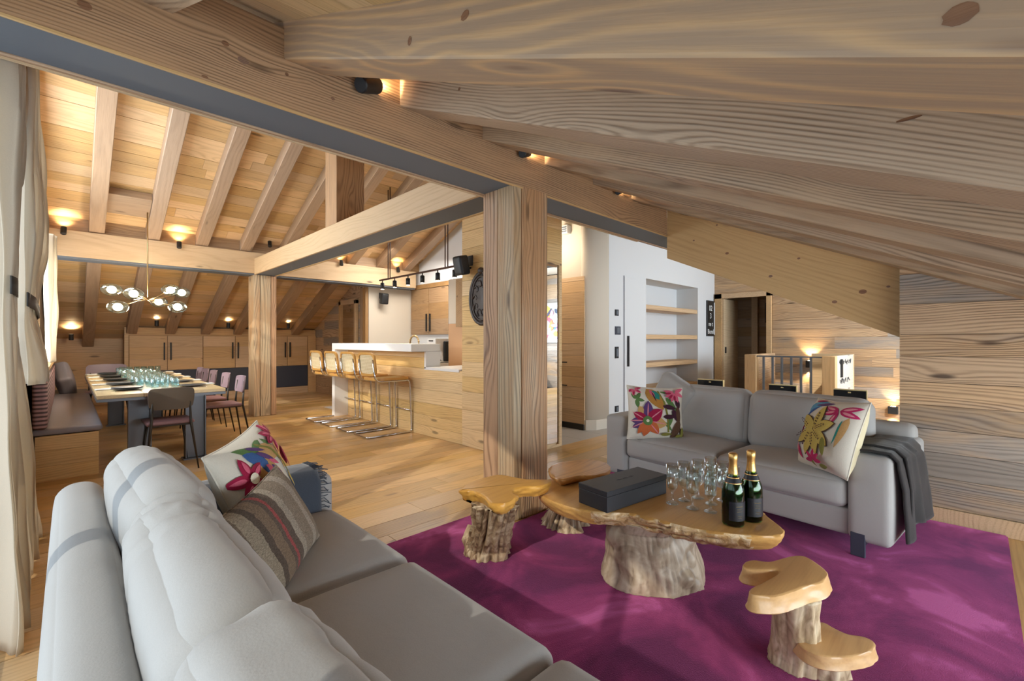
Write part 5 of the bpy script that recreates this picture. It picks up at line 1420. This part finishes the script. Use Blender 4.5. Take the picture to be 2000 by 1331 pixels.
# ---------------------------------------------------------------- root tables
def bark_mat(name='weathered_root', sc=(22, 22, 4), c=('6a4f36', 'a88c6a', 'cdb795'), bs=.6, crev='54402c', rough=.5):
    m, n, l, b = nodes(name); tc = n.new('ShaderNodeTexCoord'); mp_ = n.new('ShaderNodeMapping'); mp_.inputs['Scale'].default_value = sc; l.new(tc.outputs['Object'], mp_.inputs[0])
    n1 = n.new('ShaderNodeTexNoise'); n1.inputs['Scale'].default_value = 1; n1.inputs['Detail'].default_value = 7; n1.inputs['Distortion'].default_value = 1; l.new(mp_.outputs[0], n1.inputs['Vector'])
    cr = n.new('ShaderNodeValToRGB'); e = cr.color_ramp.elements; e[0].position = .33; e[0].color = lin(c[0]); e[1].position = .66; e[1].color = lin(c[2]); x = e.new(.48); x.color = lin(c[1])
    l.new(n1.outputs['Fac'], cr.inputs['Fac']); ge = n.new('ShaderNodeNewGeometry'); mx = n.new('ShaderNodeMix'); mx.data_type = 'RGBA'; mx.blend_type = 'MIX'
    mr2 = n.new('ShaderNodeMapRange'); mr2.inputs[1].default_value = .44; mr2.inputs[2].default_value = .5; l.new(ge.outputs['Pointiness'], mr2.inputs[0])
    l.new(mr2.outputs[0], mx.inputs['Factor']); mx.inputs['A'].default_value = lin(crev); l.new(cr.outputs[0], mx.inputs['B']); l.new(mx.outputs['Result'], b.inputs['Base Color'])
    b.inputs['Roughness'].default_value = rough; bp = n.new('ShaderNodeBump'); bp.inputs['Strength'].default_value = bs; bp.inputs['Distance'].default_value = .008; l.new(n1.outputs['Fac'], bp.inputs['Height']); l.new(bp.outputs[0], b.inputs['Normal']); return m
M['bark'] = bark_mat()
M['barks'] = bark_mat('smooth_root', (8, 8, 9), ('8a7660', 'a8957c', 'bfae96'), .4, '5e4c3a', .45)
M['barkp'] = bark_mat('pale_stem', (26, 26, 7), ('9c8465', 'c0a987', 'd8c6a6'), .35, '7a6248', .55)
M['burr'] = bark_mat('burr_edge', (30, 30, 30), ('a9804e', 'cfab78', 'e3c9a0'), .8, '8a6438', .35)
M['slab'] = wood('honey_slab_wood', 'd29f56', 'ab7537', ring=22, warp=.35, contrast=.3, rv=.05, rough=.4, coat=.12, knot=.5, knotc='8a5a2c', bump=.08)
M['slab2'] = wood('burl_slab_wood', 'cf9550', '93602c', ring=30, warp=.6, contrast=.55, rv=.02, rough=.35, coat=.3, knot=.6, knotc='70431e', bump=.1)
M['edge'] = None
def slab(name, outline, zt, th_, m, parent, k=5, rough=.004, taper=.02, seed=0, sidemat=None, knob=None, lay=7, bev=.010):
    P = catmull([Vector((x, y)) for x, y in outline], k); n_ = len(P)
    ar = sum(P[i].x * P[(i + 1) % n_].y - P[(i + 1) % n_].x * P[i].y for i in range(n_))
    if ar < 0: P = P[::-1]
    cx = sum(p.x for p in P) / n_; cy = sum(p.y for p in P) / n_
    N_ = []
    for i in range(n_):
        d = (P[(i + 1) % n_] - P[i - 1]); N_.append(Vector((d.y, -d.x)).normalized())
    bm = bmesh.new(); rings = []
    prof = [(-bev * 1.6, 0), (-bev * .5, -.001), (0, -bev * .7)] + [(-taper * (i / lay) ** 1.6, -bev - (th_ - 2 * bev) * i / lay) for i in range(1, lay + 1)] + [(-taper - bev, -th_)]
    for li, (o_, z) in enumerate(prof):
        row = []
        for i in range(n_):
            p = P[i] + N_[i] * o_
            if 2 <= li:
                q = Vector((p.x * 16, p.y * 16, z * 22 + seed)); dsp = rough * (fr(q) + .6 * noise.noise(q * 3))
                if knob: dsp += knob(P[i], z) * (noise.cell(q * 1.2) * .2 + abs(noise.noise(q * 1.1)) * 1.2 - .2)
                p = p + N_[i] * dsp
            row.append(bm.verts.new((p.x - cx, p.y - cy, z)))
        rings.append(row)
    bm.faces.new(rings[0]); bm.faces.new(rings[-1][::-1])
    for A, B in zip(rings, rings[1:]):
        for i in range(n_):
            f = bm.faces.new((A[i], B[i], B[(i + 1) % n_], A[(i + 1) % n_]))
    bm.faces.ensure_lookup_table()
    bmesh.ops.recalc_face_normals(bm, faces=bm.faces)
    if sidemat:
        for f in bm.faces:
            c_ = f.calc_center_median()
            if abs(f.normal.z) < .8 and (not knob or knob(Vector((c_.x + cx, c_.y + cy)), 0) > .004): f.material_index = 1
    o = obj(name, bm, [m, sidemat] if sidemat else m); o.location = (cx, cy, zt); autosmooth(o, 40); child(o, parent); return o
def trunk(name, rings, parent, n=72, m=36, flute=.12, fq=5, seed=0, fine=.05, ell=None, mat=None, burls=(), zq=2.2):
    """rings: (x,y,z,r); interpolated"""
    rings = sorted(rings, key=lambda r: r[2]); V = []; F = []
    c0 = rings[0]
    for i in range(m + 1):
        t = i / m * (len(rings) - 1); k = min(int(t), len(rings) - 2); f = t - k; f = f
        x, y, z, r = [rings[k][q] + (rings[k + 1][q] - rings[k][q]) * f for q in range(4)]
        z = rings[0][2] + (rings[-1][2] - rings[0][2]) * (i / m) if False else z
        for j in range(n):
            a = 2 * PI * j / n; ca, sa = math.cos(a), math.sin(a)
            ex = 1
            if ell: ex = 1 + ell[0] * math.cos(2 * (a - ell[1]))
            q = Vector((ca * fq, sa * fq, z * zq + seed * 3.3))
            rid = (1 - abs(noise.noise(q)) * 2.4)
            rr = r * ex * (1 + flute * rid + flute * .7 * noise.noise(Vector((ca * 1.6, sa * 1.6, z * 1.5 + seed))) + fine * fr(Vector((ca * 11, sa * 11, z * 9 + seed))))
            p = Vector((x + rr * ca, y + rr * sa, z))
            for (bx, by, bz, br, bh) in burls:
                d = (p - Vector((bx, by, bz))).length
                if d < br: p += Vector((ca, sa, 0)) * bh * (1 - (d / br) ** 2) ** 1.5
            V.append(p - Vector((c0[0], c0[1], 0)))
    for i in range(m):
        for j in range(n): F.append((i * n + j, i * n + (j + 1) % n, (i + 1) * n + (j + 1) % n, (i + 1) * n + j))
    F.append(tuple(range(n))[::-1]); F.append(tuple(range(m * n, m * n + n)))
    o = obj(name, pd(V, F), mat or M['bark'], smooth=True); o.location = (c0[0], c0[1], 0); return child(o, parent)
def fp(u, v, z):
    t = (z - 1.25) / ((665.5 - v) / 890.); a = (u - 1000) / 890.; return ((.6989 + .7152 * a) * t, (.7152 - .6989 * a) * t)
# main coffee table
ct = empty('root_coffee_table', (2.15, 1.2, 0), label='large root coffee table with honey slab top on a wide gnarled stump', cat='coffee table')
outl = [(1.933, 1.767), (2.08, 1.80), (2.244, 1.712), (2.383, 1.621), (2.56, 1.45), (2.66, 1.20), (2.62, .96), (2.50, .80), (2.365, .69), (2.25, .595), (2.155, .60), (2.05, .72), (1.985, .86), (1.962, .98), (1.95, 1.08), (1.93, 1.17), (1.88, 1.235), (1.815, 1.33), (1.79, 1.49), (1.83, 1.66)]
def kn_(p, z):
    d = max(0, 1 - abs(p.y - 1.0) / .36)
    return .035 * d if p.x < 2.12 else 0
slab('table_top', outl, .42, .078, M['slab'], ct, k=9, rough=.006, taper=.035, seed=3, knob=kn_, sidemat=M['burr'], lay=12)
trunk('stump', [(2.19, 1.18, .022, .225), (2.19, 1.18, .10, .215), (2.18, 1.19, .20, .20), (2.17, 1.20, .30, .185), (2.17, 1.18, .352, .20)], ct, n=170, m=80, mat=M['barks'], flute=.05, fq=1.2, zq=6.0, seed=2, fine=.03, ell=(.12, R(-35)),
      burls=[(1.97, 1.2, .19, .07, .012), (2.06, 1.04, .30, .06, .018), (2.0, 1.28, .27, .08, .035), (2.02, 1.03, .22, .07, .02), (2.14, .98, .10, .05, .025), (2.20, .96, .18, .05, .025), (1.98, 1.33, .08, .09, .03), (2.23, .97, .26, .05, .02), (2.19, .96, .06, .04, .02)])
# left root stool
st1 = empty('root_side_table', (1.76, 1.99, 0), label='root side table with twisted ridged stump at the left end, before the timber post', cat='side table', group='small root side tables')
o1 = [(899, 957), (906, 948), (925, 940), (945, 933), (975, 927), (1000, 931), (1030, 936), (1072, 937), (1075, 942), (1055, 950), (1025, 951), (1006, 955), (1003, 962), (1012, 968), (1003, 976), (985, 984), (960, 984), (947, 972), (930, 962), (912, 958)]
slab('table_top', [fp(u, v, .49) for u, v in o1], .49, .062, M['slab'], st1, k=5, rough=.010, taper=.02, seed=9)
x1_, y1_ = fp(972, 985, .44)
trunk('stump', [(1.755, 2.0, .022, .125), (1.74, 1.97, .08, .115), ((1.75 + x1_ + .03) / 2, (1.99 + y1_ + .04) / 2, .23, .098), (x1_ + .03, y1_ + .04, .43, .105)], st1, n=96, m=50, flute=.22, fq=3.4, seed=5, fine=.10)
child(tube('root_branch', [(1.70, 2.09, .16), (1.655, 2.07, .10), (1.65, 2.0, .05), (1.66, 1.93, .045)], [.018, .03, .04, .03], M['bark'], n=10), st1)
# back root stool
st2 = empty('root_side_table', (2.40, 1.92, 0), label='root side table with dark burl top behind the coffee table, next to the post', cat='side table', group='small root side tables')
o2 = [(1071, 921), (1076, 910), (1092, 903), (1120, 899), (1150, 897), (1175, 901), (1190, 908), (1193, 917), (1185, 924), (1160, 929), (1130, 930), (1105, 936), (1085, 934)]
slab('table_top', [fp(u, v, .47) for u, v in o2], .47, .045, M['slab2'], st2, k=6, rough=.008, taper=.02, seed=13)
x2_, y2_ = fp(1128, 918, .43)
trunk('stump', [(2.385, 1.935, .022, .135), (2.385, 1.935, .05, .115), (2.385, 1.92, .12, .085), ((2.39 + x2_) / 2, (1.9 + y2_) / 2, .28, .08), (x2_, y2_, .43, .10)], st2, n=96, m=40, flute=.28, fq=3.0, seed=8, fine=.08)
# front two-tier stool
st3 = empty('root_side_table', (2.0, .5, 0), label='two-tier root side table with golden slabs in the right foreground', cat='side table', group='small root side tables')
up_ = [(1451, 1107), (1455, 1098), (1472, 1094), (1502, 1097), (1530, 1090), (1555, 1085), (1575, 1088), (1597, 1101), (1614, 1115), (1617, 1124), (1606, 1137), (1585, 1143), (1569, 1147), (1545, 1156), (1523, 1163), (1500, 1165), (1470, 1162), (1463, 1154), (1472, 1146), (1492, 1137), (1510, 1127), (1521, 1118), (1518, 1113), (1490, 1114), (1462, 1112)]
slab('upper_top', [fp(u, v, .40) for u, v in up_], .40, .058, M['slab'], st3, k=4, rough=.003, taper=-.012, seed=21, bev=.005)
trunk('stem', [(1.99, .49, .022, .088), (1.985, .485, .06, .085), (1.945, .475, .16, .075), (1.90, .465, .26, .068), (1.875, .46, .345, .075)], st3, n=90, m=40, mat=M['barkp'], flute=.10, fq=1.8, seed=4, fine=.05)
lo_ = [(1547, 1241), (1553, 1235), (1575, 1226), (1598, 1216), (1612, 1217), (1628, 1226), (1655, 1238), (1685, 1243), (1705, 1252), (1710, 1262), (1700, 1272), (1675, 1280), (1640, 1284), (1605, 1281), (1580, 1272), (1560, 1258)]
slab('lower_shelf', [fp(u, v, .17) for u, v in lo_], .17, .048, M['slab'], st3, k=5, rough=.003, taper=-.008, seed=25, bev=.005)
trunk('shelf_root', [(2.02, .40, .022, .07), (2.0, .39, .06, .06), (1.98, .38, .122, .045)], st3, n=48, m=12, mat=M['barkp'], flute=.15, fq=2.0, seed=14, fine=.05)

# ---------------------------------------------------------------- on the coffee table
bxp = empty('gift_box', (2.1, 1.3, .42), label='flat matt black gift box on the left half of the root coffee table', cat='box')
A_ = Vector((1.848, 1.242, .4215)); u_ = Vector((.476, -.059, 0)); v_ = Vector((.029, .186, 0))
L_, W_ = u_.length, v_.length
Mx = Matrix((u_.normalized(), Vector((0, 0, 1)).cross(u_.normalized()), Vector((0, 0, 1)))).transposed().to_4x4(); Mx.translation = A_ + (u_ + v_) / 2
M['boxm'] = plain('box_board', '2b2c30', .45)
for nm, z0, z1, e_ in (('box_base', 0, .075, .0), ('box_lid', .0765, .102, .0015)):
    bm = bmesh.new(); bbox(bm, -L_ / 2 - e_, L_ / 2 + e_, -W_ / 2 - e_, W_ / 2 + e_, z0, z1, .002, 2); bm.transform(Mx); child(obj(nm, bm, M['boxm']), bxp)
bm = bmesh.new(); random.seed(14)
for k in range(9):
    x = -.06 + k * .014; pts = [(x + .012 * t_, .0 + .006 * math.sin(k * 1.7 + t_ * 2.4), .1025) for t_ in range(3)]; tube_bm(bm, pts, .0008, 4)
bm.transform(Mx); child(obj('embossed_script', bm, plain('embossed_grey', '45464b', .4)), bxp)
def flute(x, y, lab):
    z0 = .4215
    pr = [(0, .003), (.030, .001), (.031, .004), (.010, .012), (.0055, .02), (.0055, .055), (.012, .066), (.024, .082), (.028, .10), (.029, .14), (.031, .20),
          (.0295, .20), (.0275, .14), (.0262, .102), (.022, .086), (.010, .074), (0, .072)]
    o = lathe('champagne_flute', pr, M['gl'], n=20); o.location = (x, y, z0); tag(o, lab, 'glass', 'champagne flutes on the root coffee table'); return o
fl_pts = [(2.20, 1.085, 'stemmed flute standing nearest the black box, leftmost of the cluster'), (2.285, 1.065, 'second flute from the left, in the rear row beside the black box'),
          (2.205, .985, 'front-row flute to the right of the leftmost one'), (2.375, 1.03, 'tall flute in the middle of the rear row'), (2.225, .905, 'front-row flute left of the bottles'),
          (2.335, .945, 'flute in the middle of the cluster'), (2.475, 1.005, 'tallest-looking flute at the back of the cluster'), (2.285, .845, 'flute just left of the left bottle'), (2.43, .925, 'rear flute behind the middle of the cluster'), (2.38, .855, 'flute half hidden behind the left bottle')]
for x, y, lb in fl_pts: flute(x, y, lb)
def bottle(x, y, lab):
    e = empty('champagne_bottle', (x, y, .4215), label=lab, cat='bottle', group='champagne bottles')
    c = lambda o: loc_child(o, e)
    c(lathe('bottle_glass', [(0, .012), (.03, .003), (.044, .0), (.047, .006), (.048, .14), (.045, .165), (.030, .205), (.018, .235), (.0155, .26), (.0155, .30), (0, .302)], M['bottle'], n=28))
    c(lathe('wine', [(0, .014), (.042, .008), (.0445, .138), (.041, .163), (.027, .202), (.015, .232), (0, .233)], plain('dark_wine', '1d5a14', .1) if 'wine' not in M else M['wine'], n=20))
    c(lathe('foil', [(.0218, .222), (.0195, .24), (.0175, .258), (.0175, .285), (.019, .29), (.019, .316), (.014, .321), (0, .321)], M['foil'], n=20))
    c(lathe('foil_band', [(.0365, .190), (.030, .206), (.0245, .218)], M['label'], n=24, label='black and gold neck band'))
    c(lathe('gold_line', [(.0372, .1885), (.0368, .191)], M['foil'], n=24)); c(lathe('gold_line', [(.0282, .211), (.0272, .214)], M['foil'], n=24))
    bm = bmesh.new(); n_ = 12; vs = []
    for k in range(n_ + 1):
        a = R(195 + 110 * k / n_ - 15); vs.append([bm.verts.new((.0487 * math.cos(a), .0487 * math.sin(a), z)) for z in (.028, .112)])
    for k in range(n_): bm.faces.new((vs[k][0], vs[k + 1][0], vs[k + 1][1], vs[k][1]))
    c(obj('front_label', bm, M['label'], smooth=True, label='black label'))
    bm = bmesh.new()
    for z, a0, a1 in ((.092, 215, 255), (.080, 220, 250), (.070, 218, 252), (.05, 222, 248), (.042, 225, 246)):
        tube_bm(bm, [(.0490 * math.cos(R(a)), .0490 * math.sin(R(a)), z) for a in range(a0, a1, 5)], .0006 if z < .09 else .0011, 4)
    c(obj('label_lines', bm, M['gold'])); return e
M['wine'] = plain('dark_green_wine', '2f8a1c', .08)
bottle(2.155, .775, 'champagne bottle with gold foil, the left and nearer of the two')
bottle(2.265, .735, 'champagne bottle with gold foil, the right one of the two')

# ---------------------------------------------------------------- behind the right sofa
cs = empty('console_table', (4.55, 1.3, 0), label='narrow dark console hidden behind the right sofa', cat='console')
child(box('console_top', 4.45, 4.66, .55, 2.1, .595, .615, M['black']), cs)
for x, y in ((4.47, .58), (4.47, 2.07), (4.64, .58), (4.64, 2.07)): child(box('leg', x - .01, x + .01, y - .01, y + .01, 0, .595, M['black']), cs)
for i, (u0, u1, v, lb) in enumerate(((1363, 1412, 740, 'gold-edged glossy black panel behind the sofa, leftmost, in front of the landing door'), (1502, 1555, 750, 'gold-edged glossy black panel behind the sofa, middle one, below the stair bars'), (1628, 1692, 759, 'gold-edged glossy black panel behind the sofa, rightmost, near the plank wall'))):
    def xp(u, v, x):
        a = (u - 1000) / 890.; t = x / (.6989 + .7152 * a); return (.7152 - .6989 * a) * t, 1.25 + (665.5 - v) / 890 * t
    ya, za = xp(u0, v, 4.5); yb, zb_ = xp(u1, v + 1, 4.5)
    e = empty('black_panel', (4.5, (ya + yb) / 2, .616), label=lb, cat='picture frame', group='three black panels behind the sofa')
    child(box('panel_face', 4.5, 4.515, yb, ya, .617, za - .008, M['gloss']), e)
    child(box('gold_edge', 4.495, 4.52, yb, ya, za - .008, za, M['gold']), e); child(box('gold_edge', 4.495, 4.52, yb - .006, yb, .617, za, M['gold']), e)
    child(box('clasp', 4.492, 4.5, (ya + yb) / 2 - .01, (ya + yb) / 2 + .01, za - .03, za - .02, M['gold']), e)
cbl = tube('cable', [(2.9, 2.2, .03), (3.05, 2.1, .032), (3.18, 2.12, .032), (3.3, 2.05, .032)], .006, M['black'], label='thin black cable on the rug by the left foot of the right sofa', cat='cable')
